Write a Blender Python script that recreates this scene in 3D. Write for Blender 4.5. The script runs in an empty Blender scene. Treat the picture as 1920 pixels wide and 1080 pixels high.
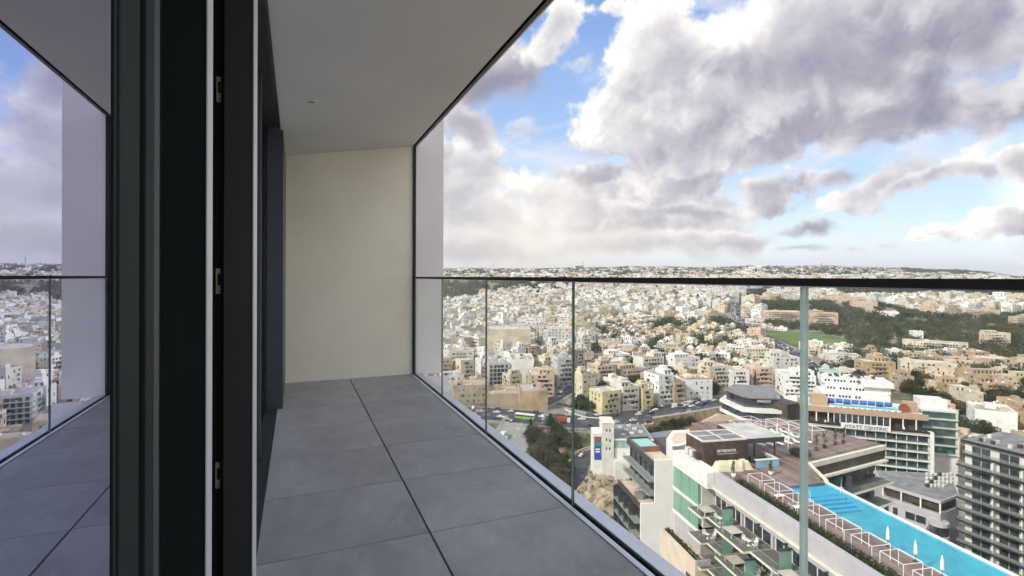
import bpy, math, random
from math import sin, cos, tan, atan2, radians, pi, hypot, exp, log
from mathutils import Vector, Matrix, noise as mnoise

# ------------------------------------------------------------------ camera, world, sun, exposure
SC = bpy.context.scene
COL = SC.collection
YAW = radians(22.66)
CY, SY = cos(YAW), sin(YAW)
FPX, HOR = 970.0, 519.0                       # focal length and horizon in pixels of the 1920 wide photograph
cam_d = bpy.data.cameras.new('camera'); cam = bpy.data.objects.new('camera', cam_d); COL.objects.link(cam)
cam_d.sensor_width = 36.0; cam_d.lens = 36.0 * FPX / 1920.0
cam_d.shift_y = -(540.0 - HOR) / 1920.0
cam_d.clip_start = 0.05; cam_d.clip_end = 40000.0
cam.location = (0, 0, 0)
cam.rotation_euler = (Matrix.Rotation(-YAW, 3, 'Z') @ Matrix.Rotation(radians(90), 3, 'X') @ Matrix.Rotation(radians(0.15), 3, 'Z')).to_euler()
SC.camera = cam

SUN_AZ, SUN_EL = radians(-100.0), radians(36.0)      # azimuth from +Y towards +X
SDIR = Vector((sin(SUN_AZ) * cos(SUN_EL), cos(SUN_AZ) * cos(SUN_EL), sin(SUN_EL)))
sl = bpy.data.lights.new('sun', 'SUN'); sl.energy = 2.25; sl.angle = radians(3.0); sl.color = (1.0, 0.93, 0.82)
so = bpy.data.objects.new('sun', sl); COL.objects.link(so)
so.rotation_euler = SDIR.to_track_quat('Z', 'Y').to_euler()

SC.view_settings.view_transform = 'Standard'; SC.view_settings.look = 'None'
SC.view_settings.gamma = 1.0; SC.view_settings.use_curve_mapping = False
SC.view_settings.exposure = 1.0
SC.render.engine = 'CYCLES'
SC.cycles.max_bounces = 8; SC.cycles.diffuse_bounces = 6; SC.cycles.glossy_bounces = 4
SC.cycles.transparent_max_bounces = 16; SC.cycles.transmission_bounces = 4; SC.cycles.volume_bounces = 1
SC.cycles.use_denoising = True; SC.cycles.use_adaptive_sampling = True; SC.cycles.adaptive_threshold = 0.04
SC.cycles.caustics_reflective = True; SC.cycles.caustics_refractive = False
SC.cycles.sample_clamp_indirect = 4.0


class NT:
    """small helper to write node graphs as expressions"""
    def __init__(s, tree): s.t = tree; tree.nodes.clear()
    def n(s, kind, **kw):
        nd = s.t.nodes.new(kind)
        for k, v in kw.items():
            if k.startswith('i_'):
                nd.inputs[k[2:].replace('_', ' ')].default_value = v
            else:
                setattr(nd, k, v)
        return nd
    def link(s, a, b): s.t.links.new(a, b)
    def put(s, inp, v):
        if isinstance(v, (int, float)): inp.default_value = v
        elif isinstance(v, (tuple, list)): inp.default_value = v if len(v) == len(inp.default_value) else tuple(v) + (1,)
        else: s.link(v, inp)
    def m(s, op, a, b=None, c=None, clamp=False):
        nd = s.n('ShaderNodeMath', operation=op, use_clamp=clamp)
        s.put(nd.inputs[0], a)
        if b is not None: s.put(nd.inputs[1], b)
        if c is not None: s.put(nd.inputs[2], c)
        return nd.outputs[0]
    def vm(s, op, a, b=None):
        nd = s.n('ShaderNodeVectorMath', operation=op)
        s.put(nd.inputs[0], a)
        if b is not None:
            if op == 'SCALE': s.put(nd.inputs['Scale'], b)
            else: s.put(nd.inputs[1], b)
        return nd.outputs['Value'] if op in ('DOT_PRODUCT', 'LENGTH') else nd.outputs[0]
    def noise(s, vec, scale, detail=4, rough=.5, dist=0.0, lac=2.0, dim='3D'):
        nd = s.n('ShaderNodeTexNoise', noise_dimensions=dim); s.put(nd.inputs['Vector'], vec)
        nd.inputs['Scale'].default_value = scale; nd.inputs['Detail'].default_value = detail
        nd.inputs['Roughness'].default_value = rough; nd.inputs['Distortion'].default_value = dist
        nd.inputs['Lacunarity'].default_value = lac
        return nd.outputs['Fac']
    def mix(s, f, a, b, mode='MIX'):
        nd = s.n('ShaderNodeMix', data_type='RGBA', blend_type=mode)
        s.put(nd.inputs[0], f); s.put(nd.inputs[6], a); s.put(nd.inputs[7], b)
        return nd.outputs[2]
    def sm(s, x, lo, hi, a=0.0, b=1.0):
        nd = s.n('ShaderNodeMapRange', interpolation_type='SMOOTHSTEP'); s.put(nd.inputs[0], x)
        nd.inputs[1].default_value = lo; nd.inputs[2].default_value = hi
        nd.inputs[3].default_value = a; nd.inputs[4].default_value = b
        return nd.outputs[0]
    def ramp(s, x, stops):
        nd = s.n('ShaderNodeValToRGB'); s.put(nd.inputs[0], x)
        e = nd.color_ramp.elements
        while len(e) < len(stops): e.new(0.5)
        for q, (p, c) in zip(e, stops): q.position = p; q.color = tuple(c) + (1,)
        return nd.outputs[0]


world = bpy.data.worlds.new('World'); SC.world = world; world.use_nodes = True
w = NT(world.node_tree)


def ray(px, py):
    xr, up = (px - 960.0) / FPX, (HOR - py) / FPX
    v = Vector((xr * CY + SY, CY - xr * SY, up)); return v.normalized()


#SKY#
KS = 10.8 / 2 ** SC.view_settings.exposure      # Background strength is 0.1


def azel(px, py):
    d = ray(px, py); return atan2(d.x, d.y), math.asin(d.z)


tc = w.n('ShaderNodeTexCoord'); dr = w.vm('NORMALIZE', tc.outputs['Generated'])
sep = w.n('ShaderNodeSeparateXYZ'); w.link(dr, sep.inputs[0])
dx, dy, dz = sep.outputs
sky = w.n('ShaderNodeTexSky', sky_type='NISHITA', sun_disc=False)
sky.sun_elevation = SUN_EL; sky.sun_rotation = SUN_AZ; sky.air_density = 1.0; sky.dust_density = 0.6; sky.ozone_density = 2.5
AZ = w.m('ARCTAN2', dx, dy); EL = w.m('ARCSINE', dz)
cv = w.n('ShaderNodeCombineXYZ'); w.link(AZ, cv.inputs[0]); w.link(EL, cv.inputs[1])
PA = cv.outputs[0]


def voro(vec, scale, detail, rough):
    nd = w.n('ShaderNodeTexVoronoi', feature='SMOOTH_F1', normalize=True, voronoi_dimensions='2D'); w.put(nd.inputs['Vector'], vec)
    nd.inputs['Scale'].default_value = scale; nd.inputs['Detail'].default_value = detail
    nd.inputs['Roughness'].default_value = rough; nd.inputs['Smoothness'].default_value = .55
    return nd.outputs['Distance']


def billow(vec):                 # cauliflower heads: high in the middle of each puff
    wr = w.n('ShaderNodeTexNoise', noise_dimensions='2D'); w.link(vec, wr.inputs['Vector']); wr.inputs['Scale'].default_value = 9; wr.inputs['Detail'].default_value = 5
    wv = w.vm('SCALE', w.vm('SUBTRACT', wr.outputs['Color'], (.5, .5, .5)), .085)
    v2 = w.vm('ADD', vec, wv)
    a_ = w.m('SUBTRACT', 1.0, voro(v2, 8.6, 3.5, .58))
    b_ = w.noise(v2, 4.2, 9, .62, .0, dim='2D')
    return w.m('ADD', w.m('MULTIPLY', a_, .45), w.m('MULTIPLY', b_, .55))


B0 = billow(PA)
B1 = billow(w.vm('ADD', PA, (-.020, .030, 0)))          # a step towards the light: the difference is relief
REL = w.m('MULTIPLY', w.m('SUBTRACT', B0, B1), 3.5)
LOW = w.m('SUBTRACT', w.noise(PA, 3.1, 4, .55, .6, dim='2D'), .5)
wn = w.n('ShaderNodeTexNoise', noise_dimensions='2D'); w.link(PA, wn.inputs['Vector']); wn.inputs['Scale'].default_value = 5.0; wn.inputs['Detail'].default_value = 6; wn.inputs['Roughness'].default_value = .58
wsep = w.n('ShaderNodeSeparateColor'); w.link(wn.outputs['Color'], wsep.inputs[0])
AZW = w.m('ADD', AZ, w.m('MULTIPLY', w.m('SUBTRACT', wsep.outputs[0], .5), .22))
ELW = w.m('ADD', EL, w.m('MULTIPLY', w.m('SUBTRACT', wsep.outputs[1], .5), .10))
B0c = w.m('SUBTRACT', B0, .56)


def lerp3(f, a, b): return w.mix(f, tuple(x * KS for x in a), tuple(x * KS for x in b))


# clear sky: deep blue overhead, pale towards the horizon
hgt = w.sm(dz, 0.0, .62)
nish = w.vm('SCALE', sky.outputs[0], 1.0)
blue = w.ramp(hgt, [(0.0, (.74, .84, .94)), (0.12, (.56, .73, .93)), (0.30, (.42, .60, .90)), (0.7, (.30, .48, .86)), (1.0, (.11, .26, .66))])
clear = w.mix(.25, w.vm('SCALE', blue, KS), nish)
out = clear


def cloud(out, px, py, rx, ry, tilt=0.0, edge=.16, rough=1.6, top=1.0, dark=0.0, alpha=1.0, warm=0.0, bottom=1.0):
    """one cloud bank at a fixed direction; radii in pixels of the photograph, converted to angles there"""
    a0, e0 = azel(px, py)
    a1, _ = azel(px + 8, py); _, e1 = azel(px, py - 8)
    ra = rx * (a1 - a0) / 8; re = ry * (e1 - e0) / 8
    ct, st = cos(tilt), sin(tilt)
    x = w.m('SUBTRACT', AZW, a0); y = w.m('SUBTRACT', ELW, e0)
    u = w.m('DIVIDE', w.m('ADD', w.m('MULTIPLY', x, ct), w.m('MULTIPLY', y, st)), ra)
    v = w.m('DIVIDE', w.m('ADD', w.m('MULTIPLY', x, -st), w.m('MULTIPLY', y, ct)), re)
    vb = w.m('MULTIPLY', w.m('MINIMUM', v, 0.0), bottom)               # flatter underneath
    vt = w.m('MAXIMUM', v, 0.0)
    r = w.m('SQRT', w.m('ADD', w.m('MULTIPLY', u, u), w.m('ADD', w.m('MULTIPLY', vb, vb), w.m('MULTIPLY', vt, vt))))
    dns = w.m('ADD', w.m('SUBTRACT', 1.0, r), w.m('ADD', w.m('MULTIPLY', B0c, rough * 2.6), w.m('MULTIPLY', LOW, rough)))
    msk = w.sm(dns, 0.0, edge * 1.5, 0.0, alpha)
    dep = w.sm(dns, 0.0, 1.05)
    side = w.m('SUBTRACT', w.m('MULTIPLY', v, .30), w.m('MULTIPLY', u, .10))
    li = w.m('ADD', w.m('ADD', w.m('SUBTRACT', .78 - dark, w.m('MULTIPLY', dep, .42)), side), w.m('ADD', w.m('MULTIPLY', REL, w.m('SUBTRACT', 1.0, w.m('MULTIPLY', dep, .55))), w.m('MULTIPLY', LOW, .5)), clamp=True)
    L, A = out
    inv = w.m('SUBTRACT', 1.0, msk)
    return w.m('ADD', w.m('MULTIPLY', L, inv), w.m('MULTIPLY', li, msk)), w.m('MULTIPLY', A, inv)


# the unseen rest of the sky: broken cumulus brightened to light the balcony
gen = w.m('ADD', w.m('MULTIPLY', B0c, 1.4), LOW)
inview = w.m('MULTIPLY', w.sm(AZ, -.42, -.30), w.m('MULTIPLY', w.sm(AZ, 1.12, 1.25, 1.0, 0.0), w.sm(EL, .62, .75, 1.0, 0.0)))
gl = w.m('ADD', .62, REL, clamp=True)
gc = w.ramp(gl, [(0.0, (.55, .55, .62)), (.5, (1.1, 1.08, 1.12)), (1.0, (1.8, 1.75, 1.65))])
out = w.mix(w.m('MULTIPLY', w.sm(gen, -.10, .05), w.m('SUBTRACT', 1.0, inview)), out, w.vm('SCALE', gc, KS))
# veil low in the sky ahead, then the single banks from far to near
veil = w.m('MULTIPLY', w.sm(AZ, .80, .30), w.sm(EL, .22, .02))
out = w.mix(w.m('MULTIPLY', veil, .9), out, tuple(x * KS for x in (.70, .68, .73)))
ws = w.vm('MULTIPLY', PA, (1.0, 2.2, 1.0))
wisp = w.m('MULTIPLY', w.sm(w.noise(ws, 3.4, 9, .62, .8, dim='2D'), .42, .74), .62)
out = w.mix(wisp, out, tuple(x * KS for x in (.86, .85, .90)))
LA = (w.m('MULTIPLY', AZ, 0.0), w.m('ADD', w.m('MULTIPLY', AZ, 0.0), 1.0))
for a_ in (
    dict(px=900, py=462, rx=170, ry=36, dark=.30, edge=.5, rough=.8),
    dict(px=1150, py=455, rx=260, ry=34, dark=.05, edge=.5, rough=1.0),
    dict(px=1180, py=415, rx=200, ry=26, dark=.10, edge=.35, rough=1.2),
    dict(px=1480, py=458, rx=85, ry=13, dark=.22, edge=.8, rough=1.3, alpha=.8),
    dict(px=1500, py=426, rx=105, ry=18, dark=.34, edge=.7, rough=1.3, bottom=1.5),
    dict(px=1705, py=436, rx=60, ry=14, dark=-.05, edge=.9, rough=1.7, alpha=.7),
    dict(px=1620, py=448, rx=50, ry=11, dark=.1, edge=.9, rough=1.7, alpha=.7),
    dict(px=1850, py=420, rx=78, ry=26, dark=-.05, edge=.3, rough=1.1, bottom=1.6),
    dict(px=900, py=400, rx=190, ry=60, dark=-.1, edge=.4, rough=1.3),
    dict(px=1180, py=375, rx=270, ry=50, dark=-.08, edge=.3, rough=1.3),
    dict(px=1440, py=355, rx=110, ry=46, dark=.12, edge=.25, rough=1.2),
    dict(px=1660, py=345, rx=170, ry=62, tilt=.20, dark=-.06, edge=.2, rough=1.25, bottom=1.2),
    dict(px=850, py=320, rx=120, ry=75, dark=-.02, edge=.2, rough=1.3),
    dict(px=870, py=235, rx=110, ry=70, dark=.08, edge=.3, rough=1.3),
    dict(px=1270, py=320, rx=150, ry=50, tilt=.15, dark=-.02, edge=.2, rough=1.2),
    dict(px=930, py=150, rx=95, ry=80, tilt=.5, dark=.12, edge=.4, rough=1.0),
    dict(px=1030, py=35, rx=62, ry=75, dark=-.25, edge=.3, rough=1.3),
    dict(px=1120, py=8, rx=40, ry=18, dark=-.3, edge=.4, rough=1.2),
    dict(px=905, py=470, rx=120, ry=26, dark=.36, edge=.7, rough=1.0, alpha=.8),
    dict(px=1250, py=395, rx=120, ry=22, dark=.16, edge=.5, rough=1.5),
    dict(px=1120, py=340, rx=80, ry=26, dark=.1, edge=.4, rough=1.6),
    dict(px=1088, py=110, rx=36, ry=26, dark=-.25, edge=.8, rough=1.9, alpha=.8),
    dict(px=1005, py=245, rx=40, ry=24, dark=-.15, edge=.8, rough=1.9, alpha=.7),
    dict(px=1560, py=330, rx=110, ry=34, tilt=.15, dark=.0, edge=.35, rough=1.4),
    dict(px=1330, py=440, rx=150, ry=20, dark=-.05, edge=.6, rough=1.4),
    dict(px=1760, py=330, rx=90, ry=30, tilt=.25, dark=-.05, edge=.3, rough=1.4),
    dict(px=1900, py=300, rx=90, ry=52, dark=.0, edge=.2, rough=1.2, bottom=1.4),
    dict(px=1830, py=190, rx=150, ry=66, tilt=.25, dark=.18, edge=.3, rough=1.1),
    dict(px=1500, py=235, rx=460, ry=95, tilt=.05, dark=.12, edge=.2, rough=.95, bottom=1.25),
    dict(px=1300, py=225, rx=190, ry=110, tilt=.25, dark=-.08, edge=.2, rough=1.1),
    dict(px=1620, py=70, rx=480, ry=170, tilt=.05, dark=.09, edge=.2, rough=.8),
    dict(px=1240, py=70, rx=110, ry=95, dark=-.14, edge=.22, rough=1.1),
    dict(px=1850, py=60, rx=260, ry=120, dark=.18, edge=.5, rough=.8),
):
    LA = cloud(LA, **a_)
AL = w.m('SUBTRACT', 1.0, LA[1])
LN = w.m('DIVIDE', LA[0], w.m('MAXIMUM', AL, .001))
cc = w.ramp(LN, [(0.0, (.30, .30, .385)), (.30, (.44, .435, .51)), (.58, (.67, .65, .69)), (.82, (.88, .855, .84)), (1.0, (1.08, 1.05, .99))])
out = w.mix(AL, out, w.vm('SCALE', cc, KS))
# light coming through low ahead
a0, e0 = azel(1040, 470)
gx = w.m('DIVIDE', w.m('SUBTRACT', AZ, a0), .34); gy = w.m('DIVIDE', w.m('SUBTRACT', EL, e0), .075)
gg = w.m('EXPONENT', w.m('MULTIPLY', w.m('ADD', w.m('MULTIPLY', gx, gx), w.m('MULTIPLY', gy, gy)), -1.0))
out = w.mix(w.m('MULTIPLY', gg, .50), out, tuple(x * KS for x in (1.05, .98, .82)))
a0, e0 = azel(980, 380)
gx = w.m('DIVIDE', w.m('SUBTRACT', AZ, a0), .17); gy = w.m('DIVIDE', w.m('SUBTRACT', EL, e0), .09)
gg = w.m('EXPONENT', w.m('MULTIPLY', w.m('ADD', w.m('MULTIPLY', gx, gx), w.m('MULTIPLY', gy, gy)), -1.0))
out = w.mix(w.m('MULTIPLY', gg, .28), out, tuple(x * KS for x in (1.1, 1.05, .93)))
hb = w.sm(EL, .045, .0)
out = w.mix(w.m('MULTIPLY', hb, .75), out, lerp3(w.sm(AZ, .25, .95), (.90, .86, .76), (.74, .80, .88)))
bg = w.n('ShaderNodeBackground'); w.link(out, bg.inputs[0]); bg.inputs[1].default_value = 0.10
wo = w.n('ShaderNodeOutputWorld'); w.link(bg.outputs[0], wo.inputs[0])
world.cycles.sampling_method = 'MANUAL'; world.cycles.sample_map_resolution = 512
#ENDSKY#

# ------------------------------------------------------------------ helpers
rng = random.Random(11)


def at(px, py, z):
    """world point at height z that the photograph shows at this pixel"""
    d = FPX * (-z) / (py - HOR); xr = (px - 960.0) / FPX * d
    return Vector((xr * CY + d * SY, d * CY - xr * SY, z))


def pix(p):
    d = p[0] * SY + p[1] * CY
    if d < 1e-3: return -9999, -9999, d
    return 960 + FPX * (p[0] * CY - p[1] * SY) / d, HOR - FPX * p[2] / d, d


def tag(o, label=None, cat=None, group=None, kind=None):
    if label: o['label'] = label
    if cat: o['category'] = cat
    if group: o['group'] = group
    if kind: o['kind'] = kind
    return o


def thing(name, label, cat, loc=(0, 0, 0), rz=0.0, group=None):
    o = bpy.data.objects.new(name, None); COL.objects.link(o); o.empty_display_size = .1
    o.location = loc; o.rotation_euler = (0, 0, rz)
    return tag(o, label, cat, group)


def copy_tree(o, parent=None, top=True):
    c = o.copy(); COL.objects.link(c)
    if parent is not None: c.parent = parent
    for ch in KIDS.get(o.name, ()):
        KIDS.setdefault(c.name, []).append(copy_tree(ch, c, False))
    return c


KIDS = {}


class MB:
    """collects boxes, prisms, tubes; build() links them as ONE mesh object"""
    def __init__(s): s.v = []; s.f = []; s.m = []; s.mats = []; s.sm = []
    def mi(s, mat):
        if mat not in s.mats: s.mats.append(mat)
        return s.mats.index(mat)
    def add(s, vs, fs, mat, smooth=False):
        k = len(s.v); i = s.mi(mat)
        s.v.extend(vs)
        for f in fs:
            s.f.append(tuple(k + q for q in f)); s.m.append(i); s.sm.append(smooth)
    def box(s, x0, x1, y0, y1, z0, z1, mat):
        s.add([(x0, y0, z0), (x1, y0, z0), (x1, y1, z0), (x0, y1, z0), (x0, y0, z1), (x1, y0, z1), (x1, y1, z1), (x0, y1, z1)],
              [(0, 3, 2, 1), (4, 5, 6, 7), (0, 1, 5, 4), (1, 2, 6, 5), (2, 3, 7, 6), (3, 0, 4, 7)], mat)
        return s
    def prism(s, poly, z0, z1, mat, smooth=False):
        n = len(poly)
        a = sum(poly[i][0] * poly[(i + 1) % n][1] - poly[(i + 1) % n][0] * poly[i][1] for i in range(n))
        if a < 0: poly = poly[::-1]
        zb = z0 if callable(z0) else (lambda p: z0); zt = z1 if callable(z1) else (lambda p: z1)
        vs = [(p[0], p[1], zb(p)) for p in poly] + [(p[0], p[1], zt(p)) for p in poly]
        s.add(vs, [tuple(range(n - 1, -1, -1)), tuple(range(n, 2 * n))], mat)
        s.add(vs, [(i, (i + 1) % n, n + (i + 1) % n, n + i) for i in range(n)], mat, smooth)
        return s
    def quad(s, a, b, c, d, mat): s.add([tuple(a), tuple(b), tuple(c), tuple(d)], [(0, 1, 2, 3)], mat); return s
    def tube(s, p, q, r, mat, n=8, r2=None, caps=True):
        p = Vector(p); q = Vector(q); r2 = r if r2 is None else r2
        d = (q - p).normalized(); a = d.orthogonal().normalized(); b = d.cross(a)
        vs = []
        for c, rr in ((p, r), (q, r2)):
            for i in range(n):
                t = 2 * pi * i / n
                vs.append(tuple(c + a * (cos(t) * rr) + b * (sin(t) * rr)))
        fs = [(i, (i + 1) % n, n + (i + 1) % n, n + i) for i in range(n)]
        s.add(vs, fs, mat, n > 6)
        if caps: s.add(vs, [tuple(range(n - 1, -1, -1)), tuple(range(n, 2 * n))], mat)
        return s
    def bar(s, p, q, t, mat):      # square section bar
        return s.tube(p, q, t * .707, mat, 4)
    def lathe(s, prof, mat, n=12, c=(0, 0, 0)):
        vs = []
        for r, z in prof:
            for i in range(n):
                t = 2 * pi * i / n; vs.append((c[0] + r * cos(t), c[1] + r * sin(t), c[2] + z))
        fs = []
        for k in range(len(prof) - 1):
            for i in range(n): fs.append((k * n + i, k * n + (i + 1) % n, (k + 1) * n + (i + 1) % n, (k + 1) * n + i))
        fs.append(tuple(range(n - 1, -1, -1))); fs.append(tuple((len(prof) - 1) * n + i for i in range(n)))
        s.add(vs, fs, mat, True)
        return s
    def mesh(s, name):
        me = bpy.data.meshes.new(name)
        me.from_pydata(s.v, [], s.f)
        for m_ in s.mats: me.materials.append(m_)
        me.polygons.foreach_set('material_index', s.m)
        me.polygons.foreach_set('use_smooth', s.sm)
        me.update()
        return me
    def build(s, name, parent=None, label=None, kind=None, bevel=0.0):
        return link(name, s.mesh(name), parent, label, kind, bevel)


def link(name, me, parent=None, label=None, kind=None, bevel=0.0, loc=None, rz=None):
    o = bpy.data.objects.new(name, me); COL.objects.link(o)
    if parent is not None:
        o.parent = parent; KIDS.setdefault(parent.name, []).append(o)
    if loc is not None: o.location = loc
    if rz is not None: o.rotation_euler = (0, 0, rz)
    if bevel:
        b = o.modifiers.new('bevel', 'BEVEL'); b.width = bevel; b.segments = 2; b.limit_method = 'ANGLE'
    if label: o['label'] = label
    if kind: o['kind'] = kind
    return o


_MC = {}


def mat(name, col, rough=.7, var=.12, scale=1.0, bump=0.0, bscale=30.0, metal=0.0, spec=.5, col2=None, detail=5, streak=0.0, coat=0.0, obj=False):
    """plain surface with soft colour variation, fine grain and optional rain streaks"""
    if name in _MC: return _MC[name]
    m_ = bpy.data.materials.new(name); m_.use_nodes = True; t = NT(m_.node_tree)
    if obj:
        P = t.n('ShaderNodeTexCoord').outputs['Object']
    else:
        P = t.n('ShaderNodeNewGeometry').outputs['Position']
    c2 = col2 or tuple(x * (1 - 2.2 * var) for x in col)
    c1 = tuple(min(1, x * (1 + var * .5)) for x in col)
    f = t.sm(t.noise(P, scale, detail, .62), .3, .7)
    c = t.mix(f, c2, c1)
    if streak:
        sp = t.n('ShaderNodeSeparateXYZ'); t.link(P, sp.inputs[0])
        cb = t.n('ShaderNodeCombineXYZ'); t.link(sp.outputs[0], cb.inputs[0]); t.link(sp.outputs[1], cb.inputs[1]); t.link(t.m('MULTIPLY', sp.outputs[2], .12), cb.inputs[2])
        g = t.sm(t.noise(cb.outputs[0], 1.6, 5, .7), .48, .72, 0.0, streak)
        c = t.mix(g, c, tuple(x * .45 for x in col))
    b = t.n('ShaderNodeBsdfPrincipled'); t.link(c, b.inputs['Base Color'])
    b.inputs['Roughness'].default_value = rough; b.inputs['Metallic'].default_value = metal
    b.inputs['Specular IOR Level'].default_value = spec
    b.inputs['Coat Weight'].default_value = coat
    if bump:
        bn = t.n('ShaderNodeBump'); bn.inputs['Strength'].default_value = bump; bn.inputs['Distance'].default_value = .02
        t.link(t.noise(P, bscale, 4, .6), bn.inputs['Height']); t.link(bn.outputs[0], b.inputs['Normal'])
    o = t.n('ShaderNodeOutputMaterial'); t.link(b.outputs[0], o.inputs[0])
    _MC[name] = m_
    return m_


def schlick(t, f0=.04, N=None):
    g = t.n('ShaderNodeNewGeometry')
    c = t.m('ABSOLUTE', t.vm('DOT_PRODUCT', g.outputs['Incoming'], N or g.outputs['Normal']))
    return t.m('ADD', t.m('MULTIPLY', t.m('POWER', t.m('SUBTRACT', 1.0, c, clamp=True), 5.0), 1 - f0), f0, clamp=True)


def glass(name, tint=(.93, .97, .95), rough=0.0, body=None, bodyf=0.0, refl=1.0, dust=0.0):
    """thin pane: lets light straight through, mirrors more at grazing angles"""
    if name in _MC: return _MC[name]
    m_ = bpy.data.materials.new(name); m_.use_nodes = True; t = NT(m_.node_tree)
    frs = schlick(t)
    g = t.n('ShaderNodeBsdfGlossy'); g.inputs['Roughness'].default_value = rough; g.inputs['Color'].default_value = (.95, .97, .96, 1)
    tr = t.n('ShaderNodeBsdfTransparent'); tr.inputs['Color'].default_value = tint + (1,)
    a = tr.outputs[0]
    if dust:
        P = t.n('ShaderNodeNewGeometry').outputs['Position']; df = t.n('ShaderNodeBsdfDiffuse'); df.inputs['Color'].default_value = (.8, .8, .78, 1)
        mx = t.n('ShaderNodeMixShader'); t.link(t.m('ADD', t.sm(t.noise(P, 5, 8, .8, .6), .5, .8, .004, dust), t.sm(t.noise(P, 90, 2, .5), .66, .74, 0, dust * 1.5)), mx.inputs[0]); t.link(a, mx.inputs[1]); t.link(df.outputs[0], mx.inputs[2]); a = mx.outputs[0]
    if body:
        df = t.n('ShaderNodeBsdfDiffuse'); df.inputs['Color'].default_value = body + (1,)
        mx = t.n('ShaderNodeMixShader'); mx.inputs[0].default_value = bodyf; t.link(a, mx.inputs[1]); t.link(df.outputs[0], mx.inputs[2]); a = mx.outputs[0]
    mx = t.n('ShaderNodeMixShader'); t.link(t.m('MULTIPLY', frs, refl), mx.inputs[0]); t.link(a, mx.inputs[1]); t.link(g.outputs[0], mx.inputs[2])
    o = t.n('ShaderNodeOutputMaterial'); t.link(mx.outputs[0], o.inputs[0])
    _MC[name] = m_
    return m_


def darkglass(name, col=(.012, .016, .018), base=.08, rough=.03, var=0.0, tint=(.86, .9, .95)):
    """glazing in front of an unlit room: dark body, mirror that grows at grazing angles"""
    if name in _MC: return _MC[name]
    m_ = bpy.data.materials.new(name); m_.use_nodes = True; t = NT(m_.node_tree)
    fr = t.n('ShaderNodeFresnel'); fr.inputs['IOR'].default_value = 1.5
    g = t.n('ShaderNodeBsdfGlossy'); g.inputs['Roughness'].default_value = rough; g.inputs['Color'].default_value = tuple(tint) + (1,)
    df = t.n('ShaderNodeBsdfDiffuse')
    if var:
        P = t.n('ShaderNodeNewGeometry').outputs['Position']
        t.link(t.mix(t.sm(t.noise(P, .35, 3, .7), .4, .7), col, tuple(min(1, x + var) for x in col)), df.inputs[0])
    else: df.inputs['Color'].default_value = col + (1,)
    mx = t.n('ShaderNodeMixShader'); t.link(t.m('ADD', t.m('MULTIPLY', fr.outputs[0], 1 - base), base, clamp=True), mx.inputs[0]); t.link(df.outputs[0], mx.inputs[1]); t.link(g.outputs[0], mx.inputs[2])
    o = t.n('ShaderNodeOutputMaterial'); t.link(mx.outputs[0], o.inputs[0])
    _MC[name] = m_
    return m_


# ------------------------------------------------------------------ the balcony (large structure first)
FZ, XG, YE = -1.15, 1.29, 6.08             # floor height below the eye, glass line, end wall

M_char = mat('charcoal_aluminium', (.042, .047, .052), .6, .05, 3, spec=.5)
M_char2 = mat('brown_black_aluminium', (.034, .034, .036), .45, .05, 3)
M_green = mat('dark_bronze_gasket', (.015, .021, .021), .7, .05, 3, spec=.2)
M_black = mat('black_rubber', (.008, .008, .009), .6, .05, 5)
M_alu = mat('satin_aluminium', (.76, .77, .79), .38, .05, 2.5, metal=.55)
M_bright = mat('bright_anodised_strip', (.74, .75, .78), .45, .03, 2.5, metal=.25)
M_brass = mat('brass_plate', (.90, .78, .50), .4, .06, 20, metal=.25)
M_edge = mat('green_glass_edge', (.10, .17, .14), .15, .1, 8)
def lit_edge(name, col, f):          # polished glass edge: carries the daylight that enters the pane
    m_ = bpy.data.materials.new(name); m_.use_nodes = True; t = NT(m_.node_tree)
    tl = t.n('ShaderNodeBsdfTranslucent'); tl.inputs[0].default_value = col + (1,); df = t.n('ShaderNodeBsdfDiffuse'); df.inputs[0].default_value = col + (1,)
    a = t.n('ShaderNodeMixShader'); a.inputs[0].default_value = .35; t.link(tl.outputs[0], a.inputs[1]); t.link(df.outputs[0], a.inputs[2])
    tr = t.n('ShaderNodeBsdfTransparent'); tr.inputs[0].default_value = (.85, .93, .88, 1)
    b = t.n('ShaderNodeMixShader'); b.inputs[0].default_value = f; t.link(a.outputs[0], b.inputs[1]); t.link(tr.outputs[0], b.inputs[2])
    o = t.n('ShaderNodeOutputMaterial'); t.link(b.outputs[0], o.inputs[0]); return m_
M_edge2 = lit_edge('pale_glass_edge', (.86, .95, .90), .25)
M_seal = None
M_rail = glass('balustrade_glass', (.972, .99, .98), refl=.55, dust=.03)
M_seal = lit_edge('clear_joint_seal', (.86, .95, .90), .35)


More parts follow.
